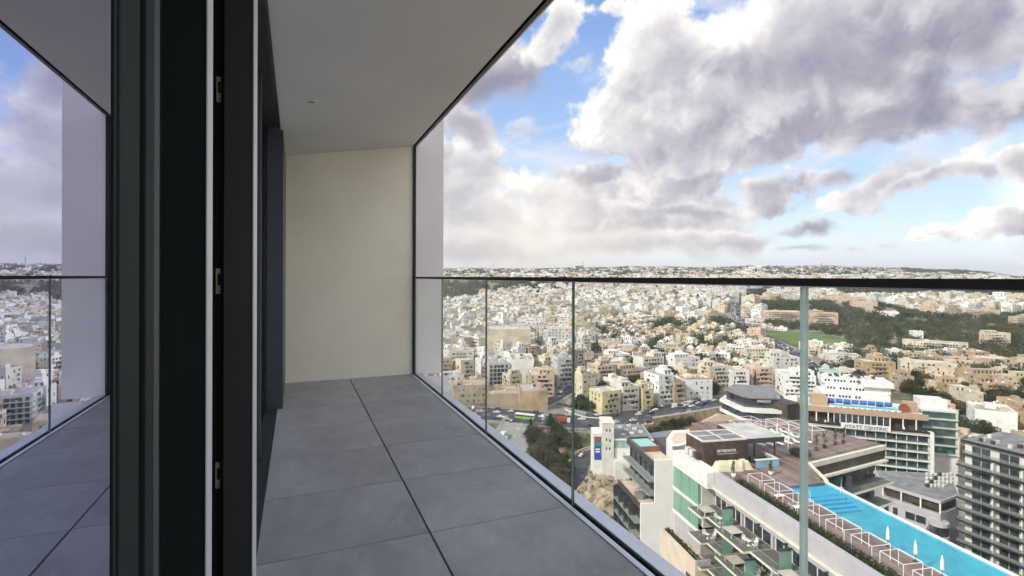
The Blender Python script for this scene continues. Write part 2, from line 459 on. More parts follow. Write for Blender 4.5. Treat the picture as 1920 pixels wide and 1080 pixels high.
def floor_mat():
    m_ = bpy.data.materials.new('grey_porcelain'); m_.use_nodes = True; t = NT(m_.node_tree)
    g = t.n('ShaderNodeNewGeometry'); P = g.outputs['Position']
    oi = t.n('ShaderNodeObjectInfo')
    off = t.vm('SCALE', t.vm('ADD', oi.outputs['Location'], (1, 1, 1)), 7.3)
    cb = t.n('ShaderNodeVectorMath', operation='MULTIPLY'); t.link(P, cb.inputs[0]); cb.inputs[1].default_value = (1.0, .55, 1.0)
    Q = t.vm('ADD', cb.outputs[0], off)
    a = t.noise(Q, 1.7, 6, .6, .6); b = t.noise(Q, 9, 7, .65, .3); c = t.noise(Q, 120, 3, .6)
    v = t.m('ADD', t.m('ADD', t.m('MULTIPLY', a, .55), t.m('MULTIPLY', b, .35)), t.m('MULTIPLY', c, .10))
    col = t.ramp(v, [(.34, (.245, .246, .256)), (.46, (.31, .311, .322)), (.54, (.37, .37, .38)), (.66, (.45, .45, .458))])
    sc = t.sm(t.noise(Q, 2.6, 9, .78, 2.5), .55, .68, 0, .5)
    col = t.mix(sc, col, (.50, .50, .52))
    col = t.vm('SCALE', col, t.m('ADD', .93, t.m('MULTIPLY', oi.outputs['Random'], .14)))
    bs = t.n('ShaderNodeBsdfPrincipled'); t.link(col, bs.inputs['Base Color'])
    t.link(t.m('ADD', .36, t.m('MULTIPLY', b, .25)), bs.inputs['Roughness'])
    bn = t.n('ShaderNodeBump'); bn.inputs['Strength'].default_value = .12; bn.inputs['Distance'].default_value = .002
    t.link(t.m('ADD', b, t.m('MULTIPLY', c, .4)), bn.inputs['Height']); t.link(bn.outputs[0], bs.inputs['Normal'])
    o = t.n('ShaderNodeOutputMaterial'); t.link(bs.outputs[0], o.inputs[0])
    return m_


M_tile = floor_mat()
M_cream = mat('cream_render', (.94, .885, .72), .8, .025, 1.7, bump=.2, bscale=160, streak=.05)
M_fin = mat('pale_lilac_render', (.88, .835, .835), .8, .03, 1.2, bump=.08, bscale=140)
M_ceil = mat('grey_soffit_paint', (.68, .68, .655), .75, .03, .8, bump=.05, bscale=90)
M_slab = mat('slab_concrete', (.3, .3, .3), .8)

# floor: screed below, tiles on top with dark open joints
fl = MB().box(-.30, 1.245, -1.6, YE, FZ - .30, FZ - .022, M_black).build('floor', kind='structure')
tile_me = {}
yj = [2.287 + .645 * k for k in range(-6, 6)] + [YE]
for (xa, xb) in ((-.146, .5545), (.5635, 1.247)):
    for k in range(len(yj) - 1):
        y0, y1 = yj[k] + .0022, yj[k + 1] - .0022
        if y1 - y0 < .1: continue
        if xa > 0 and k == len(yj) - 2: pass
        wx, wy = (xb - xa) / 2, (y1 - y0) / 2
        key = (round(wx, 3), round(wy, 3))
        if key not in tile_me:
            tile_me[key] = MB().box(-wx, wx, -wy, wy, -.02, 0, M_tile).mesh('floor_tile')
        link('floor_tile', tile_me[key], fl, loc=((xa + xb) / 2, (y0 + y1) / 2, FZ), bevel=.0012)

# threshold grate along the doors
gr = thing('drain_grate', 'dark ribbed drain grate running along the foot of the sliding doors', 'drain grate', (-.2, 2.2, FZ - .012))
mb = MB().box(-.055, .05, -3, 3.88, -.02, -.008, M_black); mb.build('tray', gr)
mb = MB()
for k in range(340):
    y = -2.98 + k * .02
    mb.box(-.045, .042, y, y + .010, -.008, .008, M_char)
mb.build('rib', gr, kind='stuff')
MB().box(.0425, .052, -3, 3.88, -.008, .009, M_char2).build('edge_strip', gr)

# end wall and outer fin (one wall), dark corner profile where the balustrade meets it
ew = MB().prism([(-.9, YE), (XG - .005, YE), (XG - .005, YE + .35), (-.9, YE + .35)], FZ - .3, lambda p: 1.62, M_cream).build('end_wall', kind='structure')
of = MB().box(XG + .012, 1.64, YE + .0, YE + .35, -1.16, 4.4, M_fin).build('outer_fin_wall', kind='structure')
MB().box(XG - .020, XG + .0105, YE - .030, YE - .001, FZ, 1.53, M_black).build('wall_profile_strip', kind='structure')
# outer ledge of the slab
MB().prism([(1.385, YE), (1.66, YE), (1.655, 5.9), (1.385, 5.02)], -1.5, -1.19, M_fin).build('slab_ledge', kind='structure')

# sloped soffit with its dark shadow gap and outer trim, then the floor above
zc = lambda x: 1.296 + (x + .125) * (1.545 - 1.296) / 1.435
cl = MB()
cl.prism([(-.125, -2.5), (1.262, -2.5), (1.262, YE - .002), (-.125, YE - .002)], lambda p: zc(p[0]), 1.9, M_ceil)
cl.prism([(-.9, -2.5), (-.125, -2.5), (-.125, YE - .002), (-.9, YE - .002)], 1.296, 1.9, M_ceil)
ceil = cl.build('ceiling', kind='structure')
MB().prism([(1.264, -2.5), (1.284, -2.5), (1.284, YE - .002), (1.264, YE - .002)], lambda p: zc(p[0]) + .012, 1.9, M_black).build('shadow_gap', ceil)
MB().prism([(1.286, -2.5), (1.318, -2.5), (1.318, YE - .002), (1.286, YE - .002)], lambda p: zc(p[0]) - .004, 1.9, M_char2).build('edge_trim', ceil)
MB().prism([(1.320, -2.5), (1.345, -2.5), (1.345, 6.5), (1.320, 6.5)], lambda p: zc(p[0]) + .012, 1.95, M_alu).build('fascia', ceil)
# shell of the flat behind the doors and of the tower around it
sh_ = MB()
sh_.box(-9, -.45, -7, -6.8, -3, 4.5, M_slab).box(-9.2, -9, -7, 6.5, -3, 4.5, M_slab).box(-9, -.9, YE + .36, 6.7, -3, 4.5, M_slab)
sh_.box(-9, -.30, -7, 6.42, -1.6, FZ - .02, M_slab).box(-9, -.905, -7, 6.42, 1.35, 1.6, M_slab)
sh_.box(-9, 1.3, -7, -2.55, 1.62, 1.9, M_slab).box(-9, 1.28, -7, 6.42, 1.96, 4.5, M_slab).box(-9, 1.28, -7, 6.42, -3, -1.62, M_slab)
sh_.build('tower_shell', kind='structure')

# downlight in the soffit
p = at(584, 192, -1); d_ = ray(584, 192); t_ = 1.0
for _ in range(30):
    q = d_ * t_; t_ *= zc(q.x) / q.z
q = d_ * t_
dl = thing('downlight', 'small round white downlight set in the sloped grey soffit', 'downlight', tuple(q))
MB().lathe([(.040, .004), (.040, -.004), (.030, -.006), (.028, -.001)], mat('white_enamel', (.75, .75, .73), .4), 20).build('trim_ring', dl)
MB().lathe([(.026, .002), (.026, -.0025), (.0, -.003)], mat('frosted_lens', (.35, .36, .35), .25), 16).build('lens', dl)
dl.rotation_euler = (0, -math.atan(.1735), 0)

# ------------------------------------------------------------------ sliding doors on the left
M_mirror = darkglass('tinted_door_glass', (.010, .012, .022), .76, .0, tint=(.76, .78, 1.0))
Z0, Z1 = FZ - .02, 1.277
sd = thing('sliding_door', 'tall charcoal framed sliding glass door mirroring the sky, rail and town', 'sliding door', (-.19, .2, FZ))
def B(mb, x0, x1, y0, y1, z0, z1, m): return mb.box(x0 + .19, x1 + .19, y0 - .2, y1 - .2, z0 - FZ, z1 - FZ, m)
B(MB(), -.215, -.190, -1.5, .704, Z0 + .09, Z1 + .3, M_mirror).build('glass_pane', sd)
B(MB(), -.250, -.1885, .706, .716, Z0, Z1 + .3, M_green).build('gasket', sd)
B(MB(), -.250, -.186, .717, .800, Z0, Z1 + .3, M_green).build('stile', sd, bevel=.002)
B(MB(), -.255, -.196, .802, .832, Z0, Z1 + .3, M_black).build('brush_seal', sd)
f = B(MB(), -.255, -.187, .834, .872, Z0, Z1 + .3, M_green).build('stile', sd, bevel=.002)
B(MB(), -.262, -.200, .874, .904, Z0, Z1 + .3, mat('brown_gasket', (.05, .035, .026), .5)).build('brush_seal', sd)
B(MB(), -.262, -.193, .906, .940, Z0, Z1 + .3, M_char).build('cover_strip', sd, bevel=.002)
B(MB(), -.275, -.212, .942, 1.02, Z0, Z1 + .3, M_black).build('track_cover', sd)
B(MB(), -1.2, -.19, -1.5, .70, Z0, Z0 + .088, M_char).build('bottom_rail', sd)

s2 = thing('door_leaf', 'dark green grey leaf edge of the open sliding door with a bright metal strip', 'door leaf', (-.21, 1.34, FZ))
def C(mb, x0, x1, y0, y1, z0, z1, m): return mb.box(x0 + .21, x1 + .21, y0 - 1.34, y1 - 1.34, z0 - FZ, z1 - FZ, m)
C(MB(), -.300, -.1815, 1.300, 1.372, Z0, Z1 + .2, M_green).build('stile', s2, bevel=.001)
C(MB(), -.1812, -.1785, 1.296, 1.372, Z0, Z1 + .2, M_bright).build('edge_strip', s2)
C(MB(), -.275, -.262, 1.24, 1.298, Z0, Z1 + .2, M_black).build('gasket', s2)

s3 = thing('door_jamb', 'charcoal door jamb with brass lock strikes set in its dark slot', 'door jamb', (-.16, 1.8, FZ))
def D(mb, x0, x1, y0, y1, z0, z1, m): return mb.box(x0 + .16, x1 + .16, y0 - 1.8, y1 - 1.8, z0 - FZ, z1 - FZ, m)
D(MB(), -.1995, -.1215, 1.75, 1.87, Z0, Z1, M_char2).build('post', s3, bevel=.002)
D(MB(), -.1212, -.1180, 1.745, 1.885, Z0, Z1, M_bright).build('edge_strip', s3)
D(MB(), -.262, -.2015, 1.805, 1.88, Z0, Z1, M_black).build('slot', s3)
D(MB(), -.2095, -.2018, 1.775, 1.80, Z0, Z1, M_black).build('gasket', s3)
for (py0, py1) in ((152, 198), (505, 552), (862, 910)):
    z_b, z_a = -(py0 - HOR) * 1.60 / FPX, -(py1 - HOR) * 1.60 / FPX
    st = D(MB(), -.2245, -.2080, 1.792, 1.8035, z_a, z_b, M_brass).build('lock_strike', s3, bevel=.001)
    zm = (z_a + z_b) / 2
    D(MB(), -.2195, -.2125, 1.789, 1.7915, zm - .012, zm + .022, M_black).build('latch_hole', st)
    D(MB(), -.2175, -.2145, 1.789, 1.7915, z_a + .006, z_a + .010, M_char2).build('screw', st)

s4 = thing('door_panel', 'narrow charcoal panel edge standing between the jamb and the far post', 'door panel', (-.24, 3.6, FZ))
def E_(mb, x0, x1, y0, y1, z0, z1, m): return mb.box(x0 + .24, x1 + .24, y0 - 3.6, y1 - 3.6, z0 - FZ, z1 - FZ, m)
E_(MB(), -.262, -.205, 3.60, 3.68, FZ - .012, Z1 - .0, M_char).build('stile', s4, bevel=.002)
E_(MB(), -.262, -.252, 1.90, 3.598, Z0, Z1 - .0, M_mirror).build('glass_pane', s4)
E_(MB(), -.262, -.252, 3.69, 4.90, Z0, Z1 - .0, M_mirror).build('glass_pane', s4)

s5 = thing('end_post', 'broad blue grey post closing the row of doors beside the cream end wall', 'post', (-.17, 5.4, FZ))
def F_(mb, x0, x1, y0, y1, z0, z1, m): return mb.box(x0 + .17, x1 + .17, y0 - 5.4, y1 - 5.4, z0 - FZ, z1 - FZ, m)
F_(MB(), -.236, -.104, 4.91, YE - .003, FZ - .015, 1.266, mat('blue_grey_aluminium', (.050, .060, .070), .42, .05, 3)).build('casing', s5, bevel=.002)
F_(MB(), -.252, -.238, 4.88, 4.93, FZ - .01, 1.262, M_black).build('gasket', s5)
hd = thing('door_header', 'dark header beam above the sliding doors below the soffit', 'header', (-.2, 2, 1.28))
MB().box(-.30, .074, -4, 2.895, .0, .030, M_char2).build('beam', hd)
MB().box(.055, .0745, -4, 2.8, -.012, -.0005, M_char).build('lip', hd)

# ------------------------------------------------------------------ glass balustrade
bl = thing('balustrade', 'frameless glass balustrade with slim dark top rail in an aluminium floor channel', 'balustrade', (XG, 2, FZ))
def G(mb, x0, x1, y0, y1, z0, z1, m): return mb.box(x0 - XG, x1 - XG, y0 - 2, y1 - 2, z0 - FZ, z1 - FZ, m)
joints = [-1.545, -.272, 1.003, 2.287, 3.578, 4.82, YE - .032]
for y0, y1 in zip(joints, joints[1:]):
    mb = MB(); x0, x1, z0, z1 = XG - .0055, XG + .0055, FZ - .04, -.0235
    G(mb, x0, x1, y0 + (.009 if y0 < 1.1 else .0055), y1 - (.009 if y1 < 1.1 else .0055), z0, z1, M_rail)
    for i in range(len(mb.m)):
        if i in (2, 4): mb.m[i] = mb.mi(M_edge if y0 > 1.1 or i == 4 and y1 > 1.2 else M_edge2)
    mb.build('glass_pane', bl)
for y in joints[1:-1]:
    gq = .0088 if y < 1.1 else .0052
    G(MB(), XG - .0035, XG + .0035, y - gq, y + gq, FZ - .02, -.0235, M_seal).build('joint_seal', bl)
M_railm = mat('dark_bronze_rail', (.075, .066, .052), .55, .06, 6, spec=.25)
G(MB(), XG - .014, XG + .034, -1.6, YE - .032, -.0232, -.0015, M_railm).build('top_rail', bl, bevel=.0015)
G(MB(), XG - .011, XG - .0065, -1.6, YE - .032, -.0262, -.0234, M_alu).build('rail_lip', bl)
G(MB(), 1.249, 1.276, -1.6, YE - .002, FZ - .05, FZ + .004, M_alu).build('inner_channel', bl, bevel=.001)
G(MB(), 1.2765, 1.2805, -1.6, YE - .002, FZ - .05, FZ + .0, M_black).build('gasket', bl)
G(MB(), 1.2995, 1.305, -1.6, YE - .002, FZ - .05, FZ + .002, M_black).build('gasket', bl)
G(MB(), 1.306, 1.382, -1.6, YE - .002, FZ - .20, FZ + .008, M_alu).build('outer_channel', bl, bevel=.002)
#BALC_END

# ------------------------------------------------------------------ terrain, roads
RIDGE = [(700, 506), (840, 508), (925, 507), (1000, 508), (1100, 505), (1200, 505), (1300, 504), (1420, 501), (1540, 501), (1640, 504), (1700, 505), (1760, 508), (1810, 508), (1860, 512), (1895, 519), (1960, 530), (2400, 535)]


def ridge_y(px):
    for (a, b), (c, d) in zip(RIDGE, RIDGE[1:]):
        if a <= px <= c: return b + (d - b) * (px - a) / (c - a)
    return RIDGE[0][1] if px < RIDGE[0][0] else RIDGE[-1][1]


BASE = [(0, -84), (230, -83), (330, -82), (600, -79), (900, -71), (1300, -56), (1800, -36), (2300, -12)]


def ground_z(x, y):
    r = hypot(x, y)
    ang = atan2(x, y) - YAW
    if abs(ang) < 1.3: px = 960 + FPX * tan(ang)
    else: px = 3000 if ang > 0 else -1000
    dd = r * cos(min(1.2, abs(ang)))            # depth along the view
    z = None
    for (a, b), (c, d) in zip(BASE, BASE[1:]):
        if a <= dd <= c:
            u = (dd - a) / (c - a); z = b + (d - b) * u; break
    zr = (HOR - ridge_y(px)) * 3600 / FPX
    if z is None:
        if dd < 3600:
            u = (dd - 2300) / 1300; u = u * u * (3 - 2 * u) * .5 + u * .5
            z = -12 + (zr + 12) * u
        else:
            z = zr - (dd - 3600) * .05
    if dd > 420:
        k = min(1.0, (dd - 420) / 600)
        z += k * 5.0 * (mnoise.noise(Vector((x / 330.0, y / 330.0, 3.1)))) + min(1, max(0, (dd - 1500) / 1500)) * (9 * mnoise.noise(Vector((x / 700.0, y / 700.0, 7.7))) + 7 * mnoise.noise(Vector((x / 190.0, y / 190.0, 1.7))))
    return z


def hit(px, py):
    """ground point seen at this pixel of the photograph"""
    d = ray(px, py); t = 150.0
    for _ in range(900):
        p = d * t
        if p.z <= ground_z(p.x, p.y): break
        t *= 1.008
    lo, hi = t / 1.008, t
    for _ in range(14):
        t = (lo + hi) / 2; p = d * t
        if p.z <= ground_z(p.x, p.y): hi = t
        else: lo = t
    p = d * hi
    return Vector((p.x, p.y, ground_z(p.x, p.y)))


def ground_mat():
    m_ = bpy.data.materials.new('dry_earth_and_scrub'); m_.use_nodes = True; t = NT(m_.node_tree)
    P = t.n('ShaderNodeNewGeometry').outputs['Position']
    a = t.noise(P, .012, 6, .6); b = t.noise(P, .11, 6, .65); c = t.noise(P, .9, 5, .7)
    v = t.m('ADD', t.m('MULTIPLY', b, .6), t.m('MULTIPLY', c, .4))
    city = t.ramp(v, [(.3, (.10, .10, .10)), (.45, (.19, .17, .145)), (.55, (.27, .235, .19)), (.7, (.36, .32, .26))])
    green = t.ramp(v, [(.3, (.035, .045, .022)), (.5, (.075, .085, .035)), (.6, (.15, .13, .075)), (.75, (.22, .18, .11))])
    sp = t.n('ShaderNodeSeparateXYZ'); t.link(P, sp.inputs[0])
    f = t.sm(a, .50, .58)
    col = t.mix(f, city, green)
    bs = t.n('ShaderNodeBsdfPrincipled'); t.link(col, bs.inputs['Base Color']); bs.inputs['Roughness'].default_value = .95
    o = t.n('ShaderNodeOutputMaterial'); t.link(bs.outputs[0], o.inputs[0])
    return m_


M_ground = ground_mat()
v_, f_ = [], []
NA = 260
rad = [0.0] + [30 * (9500 / 30.0) ** (k / 110.0) for k in range(111)]
for i, r_ in enumerate(rad):
    for j in range(NA):
        a_ = 2 * pi * j / NA
        x, y = r_ * sin(a_), r_ * cos(a_); v_.append((x, y, ground_z(x, y)))
for i in range(len(rad) - 1):
    for j in range(NA):
        k = (j + 1) % NA; f_.append((i * NA + j, (i + 1) * NA + j, (i + 1) * NA + k, i * NA + k))
me = bpy.data.meshes.new('terrain'); me.from_pydata(v_, [], f_); me.materials.append(M_ground)
me.polygons.foreach_set('use_smooth', [True] * len(f_)); me.update()
tag(link('terrain', me), kind='structure')


def inpoly(x, y, poly):
    c = False; n = len(poly); j = n - 1
    for i in range(n):
        xi, yi = poly[i]; xj, yj = poly[j]
        if (yi > y) != (yj > y) and x < (xj - xi) * (y - yi) / (yj - yi) + xi: c = not c
        j = i
    return c


M_road = mat('asphalt', (.060, .060, .064), .75, .18, .25, detail=6)
M_pave = mat('concrete_paving', (.30, .29, .27), .9, .12, .3)
M_white = mat('road_paint', (.75, .75, .73), .7, .1, 2)
ROADS = []      # (name, centreline points on the ground, width)


def resample(pts, step):
    out = [Vector(pts[0])]
    for a, b in zip(pts, pts[1:]):
        a = Vector(a); b = Vector(b); n = max(1, int((b - a).length / step))
        for k in range(1, n + 1): out.append(a + (b - a) * (k / n))
    return out


def smooth_pts(pts, it=2):
    for _ in range(it):
        q = [pts[0]]
        for a, b in zip(pts, pts[1:]): q += [a * .75 + b * .25, a * .25 + b * .75]
        pts = q + [pts[-1]]
    return pts


def strip(pts, width, off, lift, m_, mb, thick=0.0):
    L, R = [], []
    for i, p in enumerate(pts):
        t = (pts[min(i + 1, len(pts) - 1)] - pts[max(i - 1, 0)]); t.z = 0; t.normalize(); n = Vector((-t.y, t.x, 0))
        for lst, s_ in ((L, width / 2), (R, -width / 2)):
            q = p + n * (off + s_); lst.append(Vector((q.x, q.y, max(ground_z(q.x, q.y), p.z - .3) + lift)))
    for i in range(len(pts) - 1):
        mb.quad(R[i], R[i + 1], L[i + 1], L[i], m_)
        if thick:
            dn = Vector((0, 0, -thick))
            mb.quad(L[i] + dn, L[i], L[i + 1], L[i + 1] + dn, m_); mb.quad(R[i], R[i] + dn, R[i + 1] + dn, R[i + 1], m_)


def road(name, pxs, width, dash=True, kerb=True, lift=.25, m_=None):
    pts = smooth_pts([hit(*p) if len(p) == 2 else Vector(p) for p in pxs]); pts = resample(pts, 8.0)
    mb = MB(); strip(pts, width, 0, lift, m_ or M_road, mb); o = mb.build(name, kind='structure')
    if kerb:
        mb = MB(); strip(pts, 1.8, width / 2 + .9, lift + .12, M_pave, mb, .4); strip(pts, 1.8, -width / 2 - .9, lift + .12, M_pave, mb, .4)
        mb.build('pavement', kind='structure')
    if dash:
        mb = MB()
        q = resample(pts, 3.0)
        for k in range(0, len(q) - 1, 2): strip(q[k:k + 2], .22, 0, lift + .03, M_white, mb)
        mb.build('painted_line', o)
    ROADS.append((name, pts, width)); return pts


RD_main = road('road', [(820, 772), (900, 776), (960, 779), (1020, 787), (1100, 792), (1160, 787), (1220, 779), (1280, 769), (1345, 758), (1400, 748), (1470, 742)], 26)
RD_up = road('road', [(985, 770), (1025, 757), (1060, 738), (1090, 712), (1110, 690), (1130, 668)], 9)
RD_ramp = road('road', [(985, 782), (975, 800), (962, 822), (950, 850), (940, 880)], 20, dash=True, m_=M_pave)
RD_curve = road('road', [(1180, 845), (1140, 845), (1105, 852), (1088, 868), (1082, 885), (1085, 905), (1085, 935)], 9, dash=False)
RD_lane = road('road', [(1130, 776), (1090, 768), (1060, 760), (1040, 757)], 6, dash=False)
RD_av = road('road', [(1550, 765), (1545, 735), (1535, 705), (1520, 685), (1490, 662), (1460, 645), (1432, 628), (1405, 612), (1385, 598), (1378, 585), (1384, 570), (1390, 558)], 16)
RD_av2 = road('road', [(1405, 612), (1370, 600), (1345, 592), (1325, 578)], 10, dash=False)
RD_val = road('road', [(1012, 668), (1009, 652), (1008, 640)], 10, dash=False)
RD_park = road('road', [(1640, 632), (1700, 622), (1760, 632), (1830, 640), (1930, 668)], 8, dash=False)
RD_lot = road('car_park_ground', [(1400, 790), (1440, 795), (1500, 800)], 32, dash=False, kerb=False)

GREEN = [
    [(700, 531), (1060, 530), (1030, 541), (960, 549), (905, 556), (884, 572), (860, 572), (700, 574)],
    [(1420, 567), (1560, 563), (1640, 566), (1700, 580), (1760, 590), (1830, 590), (1960, 583), (1960, 690), (1890, 684), (1830, 668), (1760, 664), (1700, 652), (1650, 656), (1600, 646), (1560, 628), (1440, 612)],
    [(1560, 530), (1960, 530), (1960, 560), (1740, 556), (1560, 560)],
    [(1700, 655), (1790, 672), (1860, 694), (1850, 702), (1770, 686), (1690, 668), (1600, 664), (1604, 652)],
    [(1320, 575), (1345, 590), (1400, 617), (1394, 624), (1350, 612), (1312, 584)],
    [(1395, 545), (1440, 540), (1450, 560), (1400, 570)],
]
FIELD = [(1432, 618), (1500, 622), (1560, 629), (1602, 639), (1596, 652), (1540, 654), (1490, 648), (1452, 634)]
FIELD2 = [(1700, 595), (1740, 596), (1745, 606), (1702, 604)]


def field_obj(poly, name, c1, c2, blades):
    m_ = bpy.data.materials.new(name + '_mat'); m_.use_nodes = True; t = NT(m_.node_tree)
    P = t.n('ShaderNodeNewGeometry').outputs['Position']
    v = t.m('ADD', t.m('MULTIPLY', t.noise(P, .035, 6, .65), .6), t.m('MULTIPLY', t.noise(P, .5, 4, .7), .4))
    bs = t.n('ShaderNodeBsdfPrincipled'); t.link(t.ramp(v, [(.36, tuple(x * .7 for x in c2)), (.44, c2), (.5, c1), (.60, tuple(x * 1.35 for x in c1))]), bs.inputs['Base Color']); bs.inputs['Roughness'].default_value = .95
    o = t.n('ShaderNodeOutputMaterial'); t.link(bs.outputs[0], o.inputs[0])
    pts = [hit(*p) for p in poly]
    c = sum(pts, Vector()) / len(pts)
    mb = MB(); N = 12
    ring = []
    for k in range(N + 1):
        ring.append([c + (p - c) * (k / N) for p in pts])
    for r in ring:
        for p in r: p.z = ground_z(p.x, p.y) + 1.0
    n = len(pts)
    for k in range(N):
        for i in range(n):
            mb.quad(ring[k][i], ring[k + 1][i], ring[k + 1][(i + 1) % n], ring[k][(i + 1) % n], m_)
    mb.build(name, kind='stuff')


field_obj(FIELD, 'grass_field', (.085, .155, .034), (.10, .11, .035), 0)
def earth_obj(poly, name):
    m_ = mat('bare_brown_earth', (.26, .18, .115), .95, .25, .12, detail=8)
    pts = [hit(*p) for p in poly]; c = sum(pts, Vector()) / len(pts); mb = MB(); n = len(pts); N = 5
    for k in range(N):
        for i in range(n):
            q = [c + (pts[j % n] - c) * (f / N) for j, f in ((i, k), (i, k + 1), (i + 1, k + 1), (i + 1, k))]
            for p in q: p.z = ground_z(p.x, p.y) + .12
            mb.quad(*q, m_)
    mb.build(name, kind='structure')
earth_obj([(992, 800), (1045, 806), (1085, 822), (1088, 850), (1070, 862), (1060, 900), (1060, 930), (1010, 905), (975, 860), (985, 825)], 'earth_slope')
field_obj(FIELD2, 'grass_field', (.085, .14, .04), (.06, .09, .03), 0)
# rubble embankment in front of the white stair tower
M_rock = mat('pale_rubble_rock', (.36, .29, .20), .95, .28, .35, bump=.6, bscale=1.2, detail=8)
q0 = at(1113, 812, -58); N = 34; g_ = []; ca, sa_ = cos(radians(-25)), sin(radians(-25))
for i in range(N + 1):
    for j in range(N + 1):
        a, b_ = -8 + 34 * i / N, -40 + 46 * j / N
        x = q0.x + a * ca - b_ * sa_; y = q0.y + a * sa_ + b_ * ca
        e = min(1, (i / N) * 4) * min(1, (N - i) / N * 6) * min(1, j / N * 2.2)
        g_.append((x, y, -84.5 + e * (10.6 + 1.6 * mnoise.fractal(Vector((x / 7, y / 7, 1)), .6, 2.1, 5))))
mb = MB(); mb.add(g_, [(i * (N + 1) + j, (i + 1) * (N + 1) + j, (i + 1) * (N + 1) + j + 1, i * (N + 1) + j + 1) for i in range(N) for j in range(N)], M_rock, True)
mb.build('rocky_slope', kind='structure')

# ------------------------------------------------------------------ near buildings
class LB(MB):
    """MB in a building's own frame; off is taken off every vertex so that the thing's origin sits at its base"""
    def __init__(s, off=(0, 0, 0)): super().__init__(); s.off = off
    def mesh(s, name):
        ox, oy, oz = s.off
        s.v = [(a - ox, b - oy, c - oz) for a, b, c in s.v]
        return super().mesh(name)


class Frame:
    def __init__(s, rz, ox=0, oy=0):
        s.rz = rz; s.M = Matrix.Translation((ox, oy, 0)) @ Matrix.Rotation(rz, 4, 'Z'); s.Mi = s.M.inverted()
    def w(s, x, y, z=0): return s.M @ Vector((x, y, z))
    def l(s, p): return s.Mi @ Vector(p)
    def thing(s, name, label, cat, loc, group=None):
        t = thing(name, label, cat, tuple(s.w(*loc)), s.rz, group); t_off[t.name] = loc; return t


t_off = {}
def lb(t): return LB(t_off[t.name])


def letters(txt, size, depth, m_, parent, loc, rot, name='sign_lettering', space=1.0, align='LEFT'):
    cu = bpy.data.curves.new(name, 'FONT'); cu.body = txt; cu.size = size; cu.extrude = depth; cu.space_character = space; cu.align_x = align
    cu.materials.append(m_); cu.resolution_u = 3
    tmp = bpy.data.objects.new(name, cu); COL.objects.link(tmp)
    me = bpy.data.meshes.new_from_object(tmp.evaluated_get(bpy.context.evaluated_depsgraph_get())); bpy.data.objects.remove(tmp)
    me.materials.clear(); me.materials.append(m_)
    o = bpy.data.objects.new(name, me); COL.objects.link(o); o.parent = parent; o.location = loc; o.rotation_euler = rot; o['kind'] = 'stuff'
    KIDS.setdefault(parent.name, []).append(o)
    return o


M_lilac = mat('pale_lilac_paint', (.43, .41, .43), .8, .05, .5, streak=.12)
M_wht = mat('white_paint', (.70, .69, .66), .75, .05, .4, streak=.14)
M_wht2 = mat('off_white_paint', (.62, .60, .56), .8, .08, .4, streak=.22)
M_creamedge = mat('cream_slab_edge', (.70, .66, .54), .75, .08, .8, streak=.1)
M_beige = mat('beige_render', (.62, .52, .42), .85, .07, .5, streak=.15)
M_brown = mat('tan_cladding', (.42, .29, .20), .7, .06, .5)
M_dbrown = mat('dark_bronze_cladding', (.075, .058, .045), .55, .25, .6)
M_hut = mat('wine_brown_stone', (.095, .058, .050), .55, .25, .9, bump=.2, bscale=8)
M_win = darkglass('dark_window_glass', (.018, .026, .03), .07, .03, var=.05)
M_wing = darkglass('green_window_glass', (.03, .07, .065), .08, .03, var=.06)
M_gscreen = glass('green_glass_screen', (.50, .72, .62), body=(.42, .66, .56), bodyf=.38)
M_rglass = glass('clear_green_railing', (.92, .965, .945), body=(.3, .40, .36), bodyf=.03, refl=.7)
M_wframe = mat('white_metal', (.80, .78, .76), .45, .03, 2)
M_dframe = mat('dark_grey_metal', (.05, .052, .055), .5, .05, 2)
M_blackp = mat('black_fascia', (.022, .024, .028), .5, .1, 1)
M_gravel = mat('grey_roof_membrane', (.23, .23, .235), .9, .18, .4, detail=8)
M_lgravel = mat('pale_roof_membrane', (.52, .50, .47), .9, .12, .35, detail=8)
M_stonew = mat('ochre_limestone', (.55, .40, .22), .9, .22, .25, streak=.3, bump=.3, bscale=3)
M_soil = mat('planter_soil', (.08, .05, .035), .95)
M_pot = mat('white_pot', (.78, .77, .74), .5)
M_terra = mat('dark_pot', (.10, .06, .045), .7)
M_canvas = mat('white_canvas', (.78, .75, .69), .85, .08, 3)
M_bfloor = mat('dark_balcony_tiles', (.17, .155, .145), .6, .15, .8)
M_solar = mat('solar_panel_glass', (.03, .045, .075), .15, .1, 2)
M_teal = mat('pool_liner_pale_teal', (.30, .56, .56), .4, .06, 1)

def wood_mat():
    m_ = bpy.data.materials.new('reddish_decking'); m_.use_nodes = True; t = NT(m_.node_tree)
    P = t.n('ShaderNodeTexCoord').outputs['Object']
    sp = t.n('ShaderNodeSeparateXYZ'); t.link(P, sp.inputs[0])
    pl = t.m('FRACT', t.m('MULTIPLY', sp.outputs[0], 3.2))
    gap = t.sm(pl, .0, .10)
    idn = t.n('ShaderNodeTexWhiteNoise', noise_dimensions='1D'); t.link(t.m('FLOOR', t.m('MULTIPLY', sp.outputs[0], 3.2)), idn.inputs['W'])
    v = t.m('ADD', t.m('MULTIPLY', t.noise(P, .35, 5, .65), .7), t.m('MULTIPLY', idn.outputs[0], .3))
    c = t.ramp(v, [(.3, (.13, .085, .075)), (.5, (.21, .145, .125)), (.68, (.31, .225, .19))])
    c = t.mix(gap, t.vm('SCALE', c, .55), c)
    bs = t.n('ShaderNodeBsdfPrincipled'); t.link(c, bs.inputs['Base Color']); bs.inputs['Roughness'].default_value = .6
    o = t.n('ShaderNodeOutputMaterial'); t.link(bs.outputs[0], o.inputs[0]); return m_
M_deck = wood_mat()


